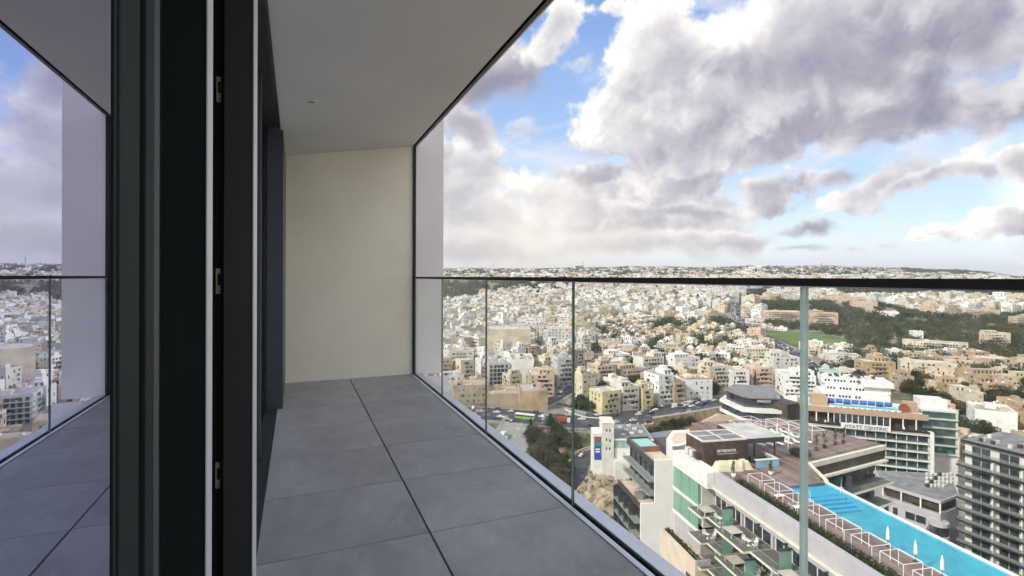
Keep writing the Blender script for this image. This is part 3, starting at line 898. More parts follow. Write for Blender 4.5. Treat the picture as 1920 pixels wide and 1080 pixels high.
def leaf_mat(name, c, c2, var=.5):
    if name in _MC: return _MC[name]
    m_ = bpy.data.materials.new(name); m_.use_nodes = True; t = NT(m_.node_tree)
    P = t.n('ShaderNodeNewGeometry').outputs['Position']
    oi = t.n('ShaderNodeObjectInfo')
    f = t.m('ADD', t.m('MULTIPLY', t.noise(P, 1.1, 4, .7), .7), t.m('MULTIPLY', oi.outputs['Random'], .3))
    col = t.mix(t.sm(f, .35, .65), c, c2)
    bs = t.n('ShaderNodeBsdfPrincipled'); t.link(col, bs.inputs['Base Color']); bs.inputs['Roughness'].default_value = .7; bs.inputs['Specular IOR Level'].default_value = .25
    tl = t.n('ShaderNodeBsdfTranslucent'); t.link(col, tl.inputs[0])
    mx = t.n('ShaderNodeMixShader'); mx.inputs[0].default_value = .25; t.link(bs.outputs[0], mx.inputs[1]); t.link(tl.outputs[0], mx.inputs[2])
    o = t.n('ShaderNodeOutputMaterial'); t.link(mx.outputs[0], o.inputs[0]); _MC[name] = m_
    return m_


M_leafh = leaf_mat('hedge_leaves', (.035, .055, .022), (.075, .095, .035))
M_leafd = leaf_mat('dark_evergreen_leaves', (.018, .034, .016), (.040, .060, .026))
M_leafm = leaf_mat('olive_green_leaves', (.045, .058, .028), (.085, .095, .045))
M_leafy = leaf_mat('yellow_green_leaves', (.10, .11, .035), (.17, .17, .06))
M_leafb = leaf_mat('brownish_leaves', (.10, .075, .04), (.15, .12, .06))
M_bark = mat('bark', (.10, .075, .05), .95, .2, 2)


def leaves(mb, centre, rad, n, size, m_, r_, flat=1.0):
    """n small leaf-clump faces spread through an uneven ellipsoid"""
    cx_, cy_, cz_ = centre; vs = []; fs = []
    for k in range(n):
        while True:
            a, b, c = r_.uniform(-1, 1), r_.uniform(-1, 1), r_.uniform(-1, 1)
            q = a * a + b * b + c * c
            if .12 < q < 1: break
        s_ = r_.uniform(.6, 1.4) * size
        u = Vector((r_.gauss(0, 1), r_.gauss(0, 1), r_.gauss(0, 1))).normalized()
        v = u.orthogonal().normalized() * s_; w_ = u.cross(v).normalized() * s_ * r_.uniform(.5, 1)
        p = Vector((cx_ + a * rad[0], cy_ + b * rad[1], cz_ + c * rad[2] * flat))
        i = len(vs)
        vs += [tuple(p - v), tuple(p - w_ * .8), tuple(p + v), tuple(p + w_)]; fs.append((i, i + 1, i + 2, i + 3))
    mb.add(vs, fs, m_)


# ---------------- hotel with the roof pool.  frame: x across (away from its facade), y along, z up
FH = Frame(radians(-11.5))
HB = -84.0
ht = FH.thing('hotel', 'pale lilac hotel with a long roof pool, red decking and glass screened balconies', 'hotel', (52, 50, HB))
DZ = -30.0
b = lb(ht)
b.box(46.35, 60.2, 12, 84.4, HB, -31.75, M_lilac); b.box(57, 74, 84.41, 97, HB, -31.75, M_lilac); b.box(43.9, 46.349, 72.4, 80.2, HB, -38.9, M_lilac)
b.box(45.2, 46.349, 12, 72.3, -32.7, -31.76, M_lilac)
b.box(59.95, 60.35, 12, 66.9, -31.75, DZ + .0, M_wht)
b.build('wall', ht)
b = lb(ht); b.box(44.75, 45.7, 12, 69.9, -31.4, -29.2, M_lilac); b.build('parapet', ht, bevel=.02)
b = lb(ht); b.box(43.5, 45.6, 70.0, 80.3, -31.6, -29.15, M_wht); b.build('parapet', ht, label='bright white parapet')
b = lb(ht); b.box(44.35, 45.2, 12, 70.6, -31.62, -31.42, M_creamedge); b.build('ledge', ht)
b = lb(ht)
b.box(45.71, 52.9, 12, 65.4, DZ - .4, DZ, M_deck)
b.prism([(45.71, 65.41), (60.3, 65.41), (63.3, 72.6), (62.5, 91.6), (80.5, 89.7), (78, 97.5), (57, 97.5), (57, 84.5), (45.71, 84.5)], DZ - .4, DZ, M_deck); b.build('deck', ht)
# pool
def water_mat():
    m_ = bpy.data.materials.new('pool_water'); m_.use_nodes = True; t = NT(m_.node_tree)
    P = t.n('ShaderNodeNewGeometry').outputs['Position']
    bn = t.n('ShaderNodeBump'); bn.inputs['Strength'].default_value = .35; bn.inputs['Distance'].default_value = .06
    t.link(t.noise(P, 1.6, 5, .65, .8), bn.inputs['Height'])
    frs = schlick(t, .02, bn.outputs[0])
    g = t.n('ShaderNodeBsdfGlossy'); g.inputs['Roughness'].default_value = .04; t.link(bn.outputs[0], g.inputs['Normal'])
    tr = t.n('ShaderNodeBsdfTransparent'); tr.inputs['Color'].default_value = (.62, .93, .97, 1)
    mx = t.n('ShaderNodeMixShader'); t.link(frs, mx.inputs[0]); t.link(tr.outputs[0], mx.inputs[1]); t.link(g.outputs[0], mx.inputs[2])
    o = t.n('ShaderNodeOutputMaterial'); t.link(mx.outputs[0], o.inputs[0]); return m_
M_water = water_mat()
M_tileb = mat('blue_pool_tiles', (.32, .53, .60), .4, .10, .45, detail=7)
M_tilel = mat('pale_blue_step_tiles', (.24, .56, .74), .4, .08, 1)
M_tilen = mat('deep_blue_step_edge', (.09, .38, .62), .4)
b = lb(ht); b.box(52.9, 59.94, 12, 66.9, -31.74, -31.4, M_tileb); b.box(52.9, 53.1, 12, 65.4, -31.4, DZ - .03, M_tileb); b.box(59.7, 59.94, 12, 65.4, -31.4, DZ - .04, M_tileb)
b.box(53.1, 59.7, 62.4, 65.4, -31.4, DZ - .45, M_tilel)
for k in range(4):
    b.box(53.1, 59.7, 61.6 - .8 * k, 62.39 - .8 * k, -31.4, DZ - .62 - .2 * k, M_tilel)
    b.box(53.1, 59.7, 61.45 - .8 * k, 61.59 - .8 * k, -31.4, DZ - .60 - .2 * k, M_tilen)
b.build('pool_basin', ht)
b = lb(ht); b.box(53.11, 59.69, 12, 65.39, DZ - .14, DZ - .11, M_water); b.build('water', ht)
b = lb(ht); b.box(59.71, 60.1, 12, 65.8, DZ - .03, DZ + .03, M_wht); b.prism([(60.0, 65.81), (60.4, 65.5), (63.45, 72.7), (63.1, 72.9)], DZ - .05, DZ + .22, M_creamedge); b.build('coping', ht)
for (x_, y_) in ((53.6, 61.3), (59.2, 61.6)):
    b = lb(ht)
    for dy_ in (0, .5):
        b.tube((x_, y_ + dy_, DZ - .6), (x_, y_ + dy_, DZ + .75), .03, M_wframe, 6)
    b.tube((x_, y_, DZ + .75), (x_, y_ + .5, DZ + .75), .03, M_wframe, 6)
    b.build('pool_handrail', ht)
# balconies
bays = [(68.8, 72.4, 41.8), (65.4, 68.75, 42.8), (59.1, 65.35, 41.8), (54.0, 59.05, 42.8), (47.8, 53.95, 41.8), (42.7, 47.75, 42.8), (36.5, 42.65, 41.8), (31.4, 36.45, 42.8), (25.2, 31.35, 41.8)]
for k in range(4):
    zs = -35.1 - 3.8 * k; zt = zs + 3.5
    for i, (y0, y1, xo) in enumerate(bays):
        b = lb(ht); b.box(xo, 46.34, y0, y1, zs - .24, zs, M_creamedge); bal_ = b.build('balcony', ht)
        b = lb(ht); b.box(xo + .14, 46.22, y0 + .04, y1 - .04, zs + .001, zs + .018, M_bfloor); b.build('floor_finish', bal_)
        b = lb(ht); b.box(xo + .06, xo + .10, y0 + .05, y1 - .05, zs + .02, zs + 1.05, M_rglass); b.build('railing_pane', bal_)
        b = lb(ht); b.box(xo + .06, xo + .10, y0 + .05, y1 - .05, zs + 1.055, zs + 1.075, M_alu); b.build('handrail', bal_)
        # glazing: tall dark panes between white posts, pale wall head above
        n = 3 if y1 - y0 > 5 else 2
        for j in range(n):
            a0_, a1_ = y0 + .35 + (y1 - y0 - .7) * j / n, y0 + .35 + (y1 - y0 - .7) * (j + 1) / n
            b = lb(ht); b.box(46.30, 46.345, a0_ + .05, a1_ - .05, zs + .02, zs + 2.7, M_win); b.build('window_pane', ht)
            b = lb(ht); b.box(46.24, 46.345, a1_ - .045, a1_ + .045, zs + .02, zs + 2.7, M_wframe); b.build('window_post', ht)
        b = lb(ht); b.box(46.05, 46.345, y0 - .12, y0 + .30, zs, zs + 2.9, M_lilac); b.box(45.9, 46.345, y0, y1, zs + 2.75, zs + 3.52, M_lilac); b.build('wall_pier', ht)
        # green glass dividing screen under a dark cap, and a dark awning case over the doors
        if i in (1, 3, 5, 7) or k > 0 and i == 2:
            b = lb(ht); b.box(xo + .3, xo + 1.9, y0 + .02, y0 + .07, zs + .02, zs + 2.65, M_gscreen); b.build('glass_screen', ht)
            b = lb(ht); b.box(xo + .25, xo + 2.0, y0 - .06, y0 + .14, zs + 2.66, zs + 2.86, M_dframe); b.build('screen_cap', ht)
        if k == 0 and i in (2, 3, 4, 5, 6):
            b = lb(ht); b.box(44.5, 45.89, y0 + 1.2, y0 + 1.4, zs + 2.55, zs + 2.75, M_dframe); b.build('awning_case', ht)
# enclosed glazed corner with four green panels per floor
for k in range(3):
    zs = -35.1 - 3.8 * k
    b = lb(ht); b.box(43.45, 46.345, 72.45, 80.3, zs - .45, zs + .0, M_wht); b.build('corner_slab', ht)
    if k < 2:
        b = lb(ht); b.box(44.4, 46.345, 72.45, 80.2, zs - 3.5, zs - .46, M_wht2)
        if k == 0: b.box(44.2, 46.3, 72.5, 80.2, zs + .01, zs + 3.45, M_wht2)
        b.build('corner_wall', ht)
        for j in range(3):
            b = lb(ht); y_ = 72.6 + j * 2.55; b.box(43.62, 43.68, y_, y_ + 2.45, zs + .02, zs + 3.46, M_gscreen); b.build('glass_screen', ht)
# lower beige terrace with planter
tr_ = FH.thing('terrace_block', 'low beige terrace block with a soil planter under the hotel balconies', 'terrace', (42.4, 75, HB))
b = lb(tr_); b.box(41.3, 43.85, 69.5, 80.4, HB, -42.6, M_beige); b.box(40.2, 41.29, 60, 69, HB, -46, M_beige); b.build('wall', tr_)
b = lb(tr_); b.box(41.3, 41.6, 69.5, 80.4, -42.59, -41.9, M_beige); b.box(41.61, 43.85, 69.5, 69.8, -42.59, -41.9, M_lilac); b.build('parapet', tr_)
b = lb(tr_); b.box(41.61, 42.7, 70, 80, -42.59, -42.15, M_soil); b.build('planter_soil', tr_)
b = lb(tr_); r_ = random.Random(4)
for k in range(9): leaves(b, (42.1, 70.8 + k * 1.05, -41.9), (.5, .5, .5), 60, .13, M_leafm if k % 2 else M_leafh, r_)
b.build('foliage', tr_)
b = lb(tr_); b.box(41.26, 41.295, 70.6, 72.0, -48, -44.6, M_win); b.build('window_pane', tr_)

# hedge along the parapet
hg = FH.thing('hedge', 'long clipped green hedge running behind the hotel parapet beside the cabanas', 'hedge', (46.6, 45, DZ))
b = lb(hg); r_ = random.Random(5)
b.box(46.0, 47.1, 14, 67, DZ, DZ + .6, M_leafd)
for k in range(106): leaves(b, (46.55, 14.3 + k * .5, DZ + .72), (.68, .42, .62), 95, .105, M_leafh if k % 5 else M_leafm, r_)
b.build('foliage', hg)

# rooftop pavilion with lettering, canopy, bar
pv = FH.thing('roof_pavilion', 'wine brown rooftop pavilion with a flat pale canopy and a wall sign', 'pavilion', (50, 77, DZ))
b = lb(pv); b.box(45.6, 53.3, 74.5, 79.6, DZ, -26.15, M_hut); b.build('wall', pv)
b = lb(pv)
for (x0, x1, y0, y1) in ((45.55, 53.35, 74.45, 74.7), (45.55, 53.35, 79.4, 79.65), (45.55, 45.8, 74.71, 79.39), (53.1, 53.35, 74.71, 79.39)): b.box(x0, x1, y0, y1, -26.149, -25.9, M_creamedge)
b.build('roof_edge', pv)
b = lb(pv); b.box(45.81, 53.09, 74.71, 79.39, -26.149, -26.0, M_gravel); b.build('roof', pv)
b = lb(pv)
b.box(49.3, 49.5, 74.72, 79.38, -25.999, -25.9, M_wht2); b.box(45.82, 49.29, 77.0, 77.15, -25.999, -25.9, M_wht2); b.box(49.51, 53.08, 77.0, 77.15, -25.999, -25.9, M_wht2); b.build('roof_rib', pv)
b = lb(pv); b.box(53.36, 60.0, 74.3, 82.6, -26.0, -25.92, M_lgravel); b.box(53.36, 60.05, 74.25, 82.65, -26.75, -26.01, M_dframe); b.build('canopy', pv)
for (x_, y_) in ((55.2, 75.2), (58.8, 75.0), (58.8, 82), (55.2, 82)):
    b = lb(pv); b.box(x_, x_ + .18, y_, y_ + .18, DZ, -26.76, M_dframe); b.build('post', pv)
b = lb(pv); b.box(53.36, 53.6, 74.5, 76.0, DZ, -26.76, M_dframe); b.build('side_panel', pv)
letters('SKYBEACH', .62, .03, M_wframe, pv, Vector((48.0, 74.44, -27.9)) - Vector(t_off[pv.name]), (pi / 2, 0, 0), space=1.15)
b = lb(pv); b.box(48.1, 51.6, 74.40, 74.44, -28.2, -28.14, M_creamedge); b.build('sign_line', pv)
b = lb(pv)
for k in range(3): b.box(44.75, 45.55, 75 + k * 1.3, 75.9 + k * 1.3, -28.9, -28.0, M_wht2 if k else M_dframe)
b.build('wall_unit', pv)
br = FH.thing('bar_counter', 'pale blue bar counter with open middle beside the pavilion posts', 'bar', (55.5, 73.5, DZ))
b = lb(br); b.box(53.7, 57.7, 72.5, 72.7, DZ, DZ + 1.1, mat('pale_blue_panel', (.25, .44, .56), .5)); b.box(57.5, 57.7, 72.71, 76, DZ, DZ + 1.1, _MC['pale_blue_panel']); b.build('front_panel', br)
b = lb(br); b.box(53.6, 57.8, 72.4, 73.1, DZ + 1.101, DZ + 1.16, M_wht2); b.box(57.2, 57.8, 73.11, 76, DZ + 1.101, DZ + 1.16, M_wht2); b.build('counter_top', br)
b = lb(br); b.box(54.2, 57, 74.4, 75.2, DZ, DZ + .9, M_dframe); b.build('back_bar', br)

# covered furniture heap
cv_ = FH.thing('covered_heap', 'cream sheet draped over furniture in front of the brown pavilion', 'covered heap', (48.5, 73, DZ))
vs, fs = [], []; NX, NY = 26, 10
for i in range(NX + 1):
    for j in range(NY + 1):
        u, v = i / NX, j / NY
        e = min(1, min(i, NX - i) / 3.0) * min(1, min(j, NY - j) / 2.0)
        h = e * (1.25 + .28 * mnoise.noise(Vector((i * .35, j * .5, 2))) + .15 * mnoise.noise(Vector((i * .9, j * .9, 8))))
        vs.append((46.2 + u * 6.6 + .12 * mnoise.noise(Vector((i, j, 0))), 71.9 + v * 1.8 + (.35 if u > .7 else 0) - u * .5, DZ + .01 + h))
b = lb(cv_); b.add(vs, [(i * (NY + 1) + j, (i + 1) * (NY + 1) + j, (i + 1) * (NY + 1) + j + 1, i * (NY + 1) + j + 1) for i in range(NX) for j in range(NY)], mat('cream_tarpaulin', (.66, .60, .42), .8, .08, 1.5), True); b.build('sheet', cv_)


# cabanas: open white square frames
def cabana(loc, rz, label, group):
    t = thing('cabana_frame', label, 'cabana', loc, rz, group)
    for (x, y) in ((-1.15, -1.3), (1.15, -1.3), (1.15, 1.3), (-1.15, 1.3)):
        MB().bar((x, y, 0), (x, y, 1.75), .055, M_wframe).build('post', t)
    for (p, q) in (((-1.15, -1.3), (1.15, -1.3)), ((1.15, -1.3), (1.15, 1.3)), ((1.15, 1.3), (-1.15, 1.3)), ((-1.15, 1.3), (-1.15, -1.3))):
        MB().bar((p[0], p[1], 1.75), (q[0], q[1], 1.75), .055, M_wframe).build('top_beam', t)
    return t


ORD = ['first', 'second', 'third', 'fourth', 'fifth', 'sixth', 'seventh', 'eighth', 'ninth', 'tenth', 'eleventh', 'twelfth', 'thirteenth', 'fourteenth', 'fifteenth', 'sixteenth', 'seventeenth', 'eighteenth', 'nineteenth', 'twentieth']
def nth(k):
    if k < 20: return ORD[k]
    k += 1
    return f"{k}{'st' if k % 10 == 1 and k != 11 else 'nd' if k % 10 == 2 and k != 12 else 'rd' if k % 10 == 3 and k != 13 else 'th'}"
c0 = None
for k in range(12):
    y_ = 65.1 - 3.55 * k
    lab = f'{nth(k)} white cabana frame along the hedge counting from the brown pavilion'
    p = FH.w(48.9, y_, DZ)
    if c0 is None: c0 = cabana(tuple(p), FH.rz, lab, 'cabana frames between hedge and pool')
    else:
        c = copy_tree(c0); c.location = p; c['label'] = lab
    # lounger in every second
cab2 = []
for k, (x_, y_) in enumerate([(62, 88.5), (65.5, 90.5), (62.5, 84.5), (66, 86.5), (69.5, 88), (69, 84.2), (73, 86.0), (72.5, 82.5), (62.4, 79.5), (66.0, 80.5)]):
    c = copy_tree(c0); c.location = FH.w(x_, y_, DZ); c.scale = (1.15, 1.15, 1.35); c['group'] = 'white pergola frames over the far terrace'
    c['label'] = f'tall white pergola frame on the far terrace, {nth(k)} of its cluster from the canopy'


def lounger(loc, rz, label, group):
    t = thing('sun_lounger', label, 'sun lounger', loc, rz, group)
    b = MB(); b.box(-.35, .35, -.95, .35, .30, .37, M_wframe)
    b.build('seat', t)
    MB().add([(-.35, .36, .31), (.35, .36, .31), (.35, .9, .72), (-.35, .9, .72), (-.35, .36, .37), (.35, .36, .37), (.35, .88, .78), (-.35, .88, .78)], [], M_wframe)
    b = MB(); b.add([(-.35, .36, .31), (.35, .36, .31), (.35, .9, .72), (-.35, .9, .72), (-.35, .36, .37), (.35, .36, .37), (.35, .88, .78), (-.35, .88, .78)],
                    [(0, 3, 2, 1), (4, 5, 6, 7), (0, 1, 5, 4), (1, 2, 6, 5), (2, 3, 7, 6), (3, 0, 4, 7)], M_wframe); b.build('backrest', t)
    for (x, y) in ((-.3, -.85), (.3, -.85), (.3, .3), (-.3, .3)): MB().box(x - .03, x + .03, y - .03, y + .03, 0, .299, M_wframe).build('leg', t)
    return t
l0 = None
for k in range(20):
    if k < 18: x_, y_ = 61.2 + (k % 6) * 1.9, 81.8 + (k // 6) * 2.9
    else: x_, y_ = 48.9, 61.9 - (k - 18) * 3.55
    lab = (f'white sun lounger on the far terrace, row {"one two three".split()[k // 6]}, {nth(k % 6)} from the canopy' if k < 18 else f'white sun lounger under the {nth(k - 17)} cabana frame beside the hedge')
    if l0 is None: l0 = lounger(tuple(FH.w(x_, y_, DZ + .09)), FH.rz + .3, lab, 'white sun loungers on the far terrace')
    else:
        c = copy_tree(l0); c.location = FH.w(x_, y_, DZ + .09 if k >= 18 else DZ + .01); c.rotation_euler = (0, 0, FH.rz + (.3 if k < 18 else 1.57)); c['label'] = lab
        if k >= 18: c['group'] = 'sun loungers under the cabanas'


# closed parasols by the water
def parasol(p, label):
    t = thing('closed_parasol', label, 'parasol', tuple(p), FH.rz, 'closed white parasols at the pool edge')
    MB().tube((0, 0, .06), (0, 0, 2.15), .035, M_dframe, 8).build('pole', t)
    MB().lathe([(.0, .7), (.17, .75), (.20, .95), (.15, 1.3), (.17, 1.6), (.11, 1.95), (.03, 2.25), (.0, 2.3)], M_canvas, 10).build('folded_canopy', t)
    MB().lathe([(.26, 0), (.26, .05), (.05, .08)], M_dframe, 12).build('base', t)
    MB().tube((0, 0, 1.22), (0, 0, 1.28), .168, M_pot, 10).build('tie_strap', t)
    return t
for px_, py_, lab in ((1666, 1023, 'closed white parasol at the pool edge, nearest the pool steps'), (1718, 1051, 'closed white parasol at the pool edge, middle of the three'), (1768, 1081, 'closed white parasol at the pool edge, farthest from the pool steps')):
    parasol(at(px_, py_, DZ), lab)


# potted plants
def potted(p, label, group, dark=False, h=1.6, seed=1):
    r_ = random.Random(seed); t = thing('potted_plant', label, 'potted plant', tuple(p), 0, group)
    MB().lathe([(.22, 0), (.36, .55), (.33, .55), (.30, .48), (0, .48)], M_terra if dark else M_pot, 12).build('pot', t)
    MB().tube((0, 0, .48), (.04, .03, .48 + h * .7), .035, M_bark, 6, .02).build('stem', t)
    b = MB()
    for k in range(5): leaves(b, (r_.uniform(-.15, .15), r_.uniform(-.15, .15), .6 + h * (.25 + .2 * k)), (.34 - .03 * k, .34 - .03 * k, .26), 34, .10, M_leafm if k % 2 else M_leafy, r_)
    b.build('foliage', t)
    return t
potted(at(1376, 894, DZ), 'leafy plant in a white pot in front of the cream sheet', 'potted plants on the pool deck', seed=2)
potted(at(1446, 890, DZ), 'leafy plant in a white pot near the blue bar counter', 'potted plants on the pool deck', h=1.3, seed=3)
potted(at(1466, 1000, -35.1), 'palm like pot plant on the hotel balcony beside white chairs', 'balcony plants', dark=True, h=1.1, seed=6)

# second wing with planted roof terrace
wg = FH.thing('hotel_wing', 'brown banded hotel wing with glass edged roof terrace beyond the pool', 'hotel wing', (73, 82, HB))
poly = [(63.4, 72.95), (83.5, 78.3), (80.6, 89.5), (62.6, 91.5)]
b = lb(wg); b.prism([(63.9, 74.6), (82.9, 79.7), (80.6, 89.0), (62.7, 91.0)], HB, -31.2, M_dbrown); b.build('wall', wg)
b = lb(wg); b.prism(poly, -31.19, DZ - .02, M_deck); b.build('deck', wg)
def along(poly_a, poly_b, t): return (poly_a[0] + (poly_b[0] - poly_a[0]) * t, poly_a[1] + (poly_b[1] - poly_a[1]) * t)
fu = Vector((20.1, 5.35, 0)).normalized(); fn = Vector((fu.y, -fu.x, 0))     # facade direction and outward normal
def fband(t, a, bb, out0, out1, z0, z1, m_, part='band'):
    o_ = Vector((63.4, 72.95, 0)); L = 20.8
    p = [o_ + fu * (a * L) + fn * out0, o_ + fu * (bb * L) + fn * out0, o_ + fu * (bb * L) + fn * out1, o_ + fu * (a * L) + fn * out1]
    b = lb(t); b.prism([(q.x, q.y) for q in p], z0, z1, m_); return b.build(part, t)
fband(wg, 0, 1, .0, .5, -30.75, -29.95, M_creamedge, 'parapet')
fband(wg, 0, 1, -.8, .3, -32.4, -30.76, M_dbrown, 'fascia')
fband(wg, 0, 1, .1, .9, -32.75, -32.41, M_creamedge, 'ledge')
fband(wg, -.02, 1, -1.0, 1.9, -36.3, -36.0, M_creamedge, 'balcony_slab'); fband(wg, 0, .99, -.99, 1.7, -35.999, -35.985, M_bfloor, 'floor_finish'); fband(wg, .11, .99, -.99, 1.7, -39.599, -39.585, M_bfloor, 'floor_finish')
fband(wg, .1, 1, -1.0, 1.9, -39.9, -39.6, M_creamedge, 'balcony_slab')
fband(wg, .1, 1, -1.0, 1.9, -43.5, -43.2, M_creamedge, 'balcony_slab')
for zs in (-36.0, -39.6, -43.2):
    for j in range(7):
        a_ = .02 + j * .14
        fband(wg, a_ + .005, a_ + .075, -1.65, -1.5, zs + .02, zs + 2.6, M_win, 'window_pane')
        fband(wg, a_ + .08, a_ + .13, -1.65, -1.5, zs + .02, zs + 2.6, M_wing if j % 3 == 1 else M_win, 'window_pane')
        fband(wg, a_, a_ + .136, 1.78, 1.82, zs + .02, zs + 1.1, M_rglass, 'railing_pane')
    fband(wg, .36, .365, -1.5, .8, zs + .02, zs + 2.7, M_gscreen, 'glass_screen')
    fband(wg, .42, .428, -1.5, 1.7, zs + .02, zs + 2.7, M_dframe, 'pillar')
for j in range(9): fband(wg, j / 9 + .004, (j + 1) / 9 - .004, -.62, -.58, DZ - .02, DZ + .95, M_rglass, 'railing_pane')
r_ = random.Random(9)
b = lb(wg)
for k in range(14): leaves(b, (66 + k * .9, 74.2 + k * .235, -39.0), (.5, .3, .35), 40, .12, M_leafh, r_)
b.build('foliage', wg)
for k, (px_, py_) in enumerate(((1513, 847), (1532, 843), (1547, 838), (1567, 832), (1582, 829))):
    potted(at(px_, py_, DZ), f'small tree in a dark pot on the wing terrace, {nth(k)} from the pergola frames', 'potted trees on the wing terrace', dark=True, h=2.0, seed=20 + k)
bs_ = FH.thing('round_bush', 'dark clipped bush at the corner of the wing terrace above the pool', 'bush', (64.2, 75.2, DZ))
b = lb(bs_); leaves(b, (64.2, 75.6, DZ + .7), (1.6, 1.9, .75), 900, .12, M_leafd, random.Random(3)); b.build('foliage', bs_)


# balcony furniture
def garden_set(p, rz, label):
    t = thing('round_table', label.replace('chairs', 'table'), 'table', tuple(p), rz, 'white tables on the hotel balconies')
    MB().lathe([(.42, .70), (.42, .74), (0, .745)], M_wframe, 14).build('tabletop', t); MB().tube((0, 0, .02), (0, 0, .70), .03, M_wframe, 6).build('leg', t)
    MB().lathe([(.25, 0), (.25, .03), (.03, .04)], M_wframe, 12).build('base', t)
    return t
def chair(p, rz, label):
    t = thing('garden_chair', label, 'chair', tuple(p), rz, 'white chairs on the hotel balconies')
    MB().box(-.25, .25, -.25, .25, .42, .46, M_wframe).build('seat', t); MB().box(-.25, .25, .23, .27, .461, .92, M_wframe).build('backrest', t)
    for x in (-.27, .25): MB().box(x, x + .03, -.22, .22, .62, .66, M_wframe).build('armrest', t)
    for (x, y) in ((-.23, -.23), (.23, -.23), (.23, .23), (-.23, .23)): MB().box(x - .02, x + .02, y - .02, y + .02, 0, .419, M_wframe).build('leg', t)
    return t
def daybed(p, rz, label):
    t = thing('covered_table', label, 'table', tuple(p), rz, 'beige covered tables on the hotel balconies')
    MB().box(-.95, .95, -1.05, 1.05, .62, .70, mat('beige_cover', (.55, .49, .42), .85, .1, 2)).build('cover', t, bevel=.03)
    for (x, y) in ((-.85, -.95), (.85, -.95), (.85, .95), (-.85, .95)): MB().box(x - .04, x + .04, y - .04, y + .04, 0, .62, M_wframe).build('leg', t)
    return t
spots = [(0, 66.8, 0, 'upper'), (0, 60.4, 1, 'upper'), (1, 69.9, 2, 'middle'), (1, 59.9, 3, 'middle'), (0, 49.5, 4, 'upper'), (1, 49.0, 5, 'middle'), (2, 60.0, 6, 'lower')]
for k, y_, i, nm in spots:
    zs = -35.1 - 3.8 * k
    where = ['beside the first green screen', 'between the first two green screens', 'on the corner balcony one floor down', 'below the palm like pot plant', 'past the second green screen', 'one floor below the second green screen', 'two floors below the first screen'][i]
    garden_set(FH.w(43.6, y_, zs), .2, f'white round table on the {nm} hotel balcony {where}')
    for j, (dx_, dy_, an) in enumerate(((.0, .85, 0), (.2, -.85, pi), (.95, 0, -pi / 2))):
        chair(FH.w(43.6 + dx_, y_ + dy_, zs), FH.rz + an, f'white {["far side", "near side", "window side"][j]} chair on the {nm} hotel balcony {where}')
    if i in (1, 3, 4, 6, 0): daybed(FH.w(43.3, y_ + 3.0, zs), FH.rz, f'beige covered square table on the {nm} hotel balcony {where}')

# ---------------- white framed hotel with the roof pool behind (long name sign)
o_ = at(1512, 758, -50)
FY = Frame(radians(-44.3), o_.x, o_.y)
hy = FY.thing('slab_hotel', 'white slab hotel with tan roof band, dark windows and a long name sign', 'hotel', (20, 6, HB))
LZ = 40.4
b = lb(hy); b.box(.8, LZ - 1.0, .9, 15, HB, -57.3, M_wht2); b.box(0, LZ - 2, 3.2, 15, -57.29, -52.2, M_dbrown); b.build('wall', hy)
b = lb(hy); b.box(-1.0, LZ - 1.2, .0, 16, -52.15, -50.9, M_brown); b.box(-1.0, LZ - 1.2, 0, .35, -50.899, -50.0, M_brown); b.box(-1, LZ - 1.2, 15.6, 16, -50.899, -50.0, M_wht); b.box(-1.0, -.6, .351, 15.6, -50.899, -50.0, M_brown); b.build('roof_band', hy)
b = lb(hy); b.box(-.6, LZ - 1.6, .36, 15.6, -50.899, -50.75, M_wht2); b.build('roof', hy)
b = lb(hy); b.box(LZ - .95, LZ + .25, -.8, 1.8, HB, -56.2, M_wht); b.build('end_pillar', hy)
b = lb(hy); b.box(-1, 11.5, -.9, -.6, -56.7, -56.0, M_blackp); b.build('planter_band', hy)
b = lb(hy); b.box(27.5, LZ - 1, -.9, -.6, -56.7, -56.0, M_blackp); b.build('planter_band', hy)
b = lb(hy); b.box(11.6, 27.4, -1.2, -.6, -57.3, -55.3, M_wht); b.build('sign_board', hy)
letters('HYATT CENTRIC', 1.72, .06, M_blackp, hy, Vector((12.7, -1.28, -56.95)) - Vector(t_off[hy.name]), (pi / 2, 0, 0), space=1.07)
for k in range(10):
    if k in (3, 4, 5, 6): continue
    x_ = -.6 + k * 4.0
    b = lb(hy); b.box(x_, x_ + .35, .2, .5, -55.9, -52.16, M_wframe); b.build('post', hy)
for k in range(9):
    x_ = 9.6 + k * 2.0
    b = lb(hy); b.box(x_ + .1, x_ + 1.8, .55, .6, -55.6, -52.3, M_win); b.build('window_pane', hy)
    b = lb(hy); b.box(x_ - .14, x_ + .06, .45, .7, -55.9, -52.16, M_wframe); b.build('post', hy)
b = lb(hy)
for k in range(14):
    x_ = 1 + k * 2.8
    if k % 3 == 2: b.lathe([(.0, 0), (.3, .0), (.22, .8), (.3, 1.3), (0, 1.5)], M_canvas, 8, (x_, .0, -56.6))
b.build('terrace_lamp', hy)
pane = lb(hy); pane.v = []; 
b = lb(hy); b.box(.4, LZ - 1, .862, .899, HB, -57.4, M_dframe); b.build('spandrel', hy)
pme = MB().box(0, 1.50, 0, .06, 0, 2.25, M_wing).mesh('window_pane'); pme2 = MB().box(0, 1.50, 0, .06, 0, 2.25, M_win).mesh('window_pane')
nfl = 8
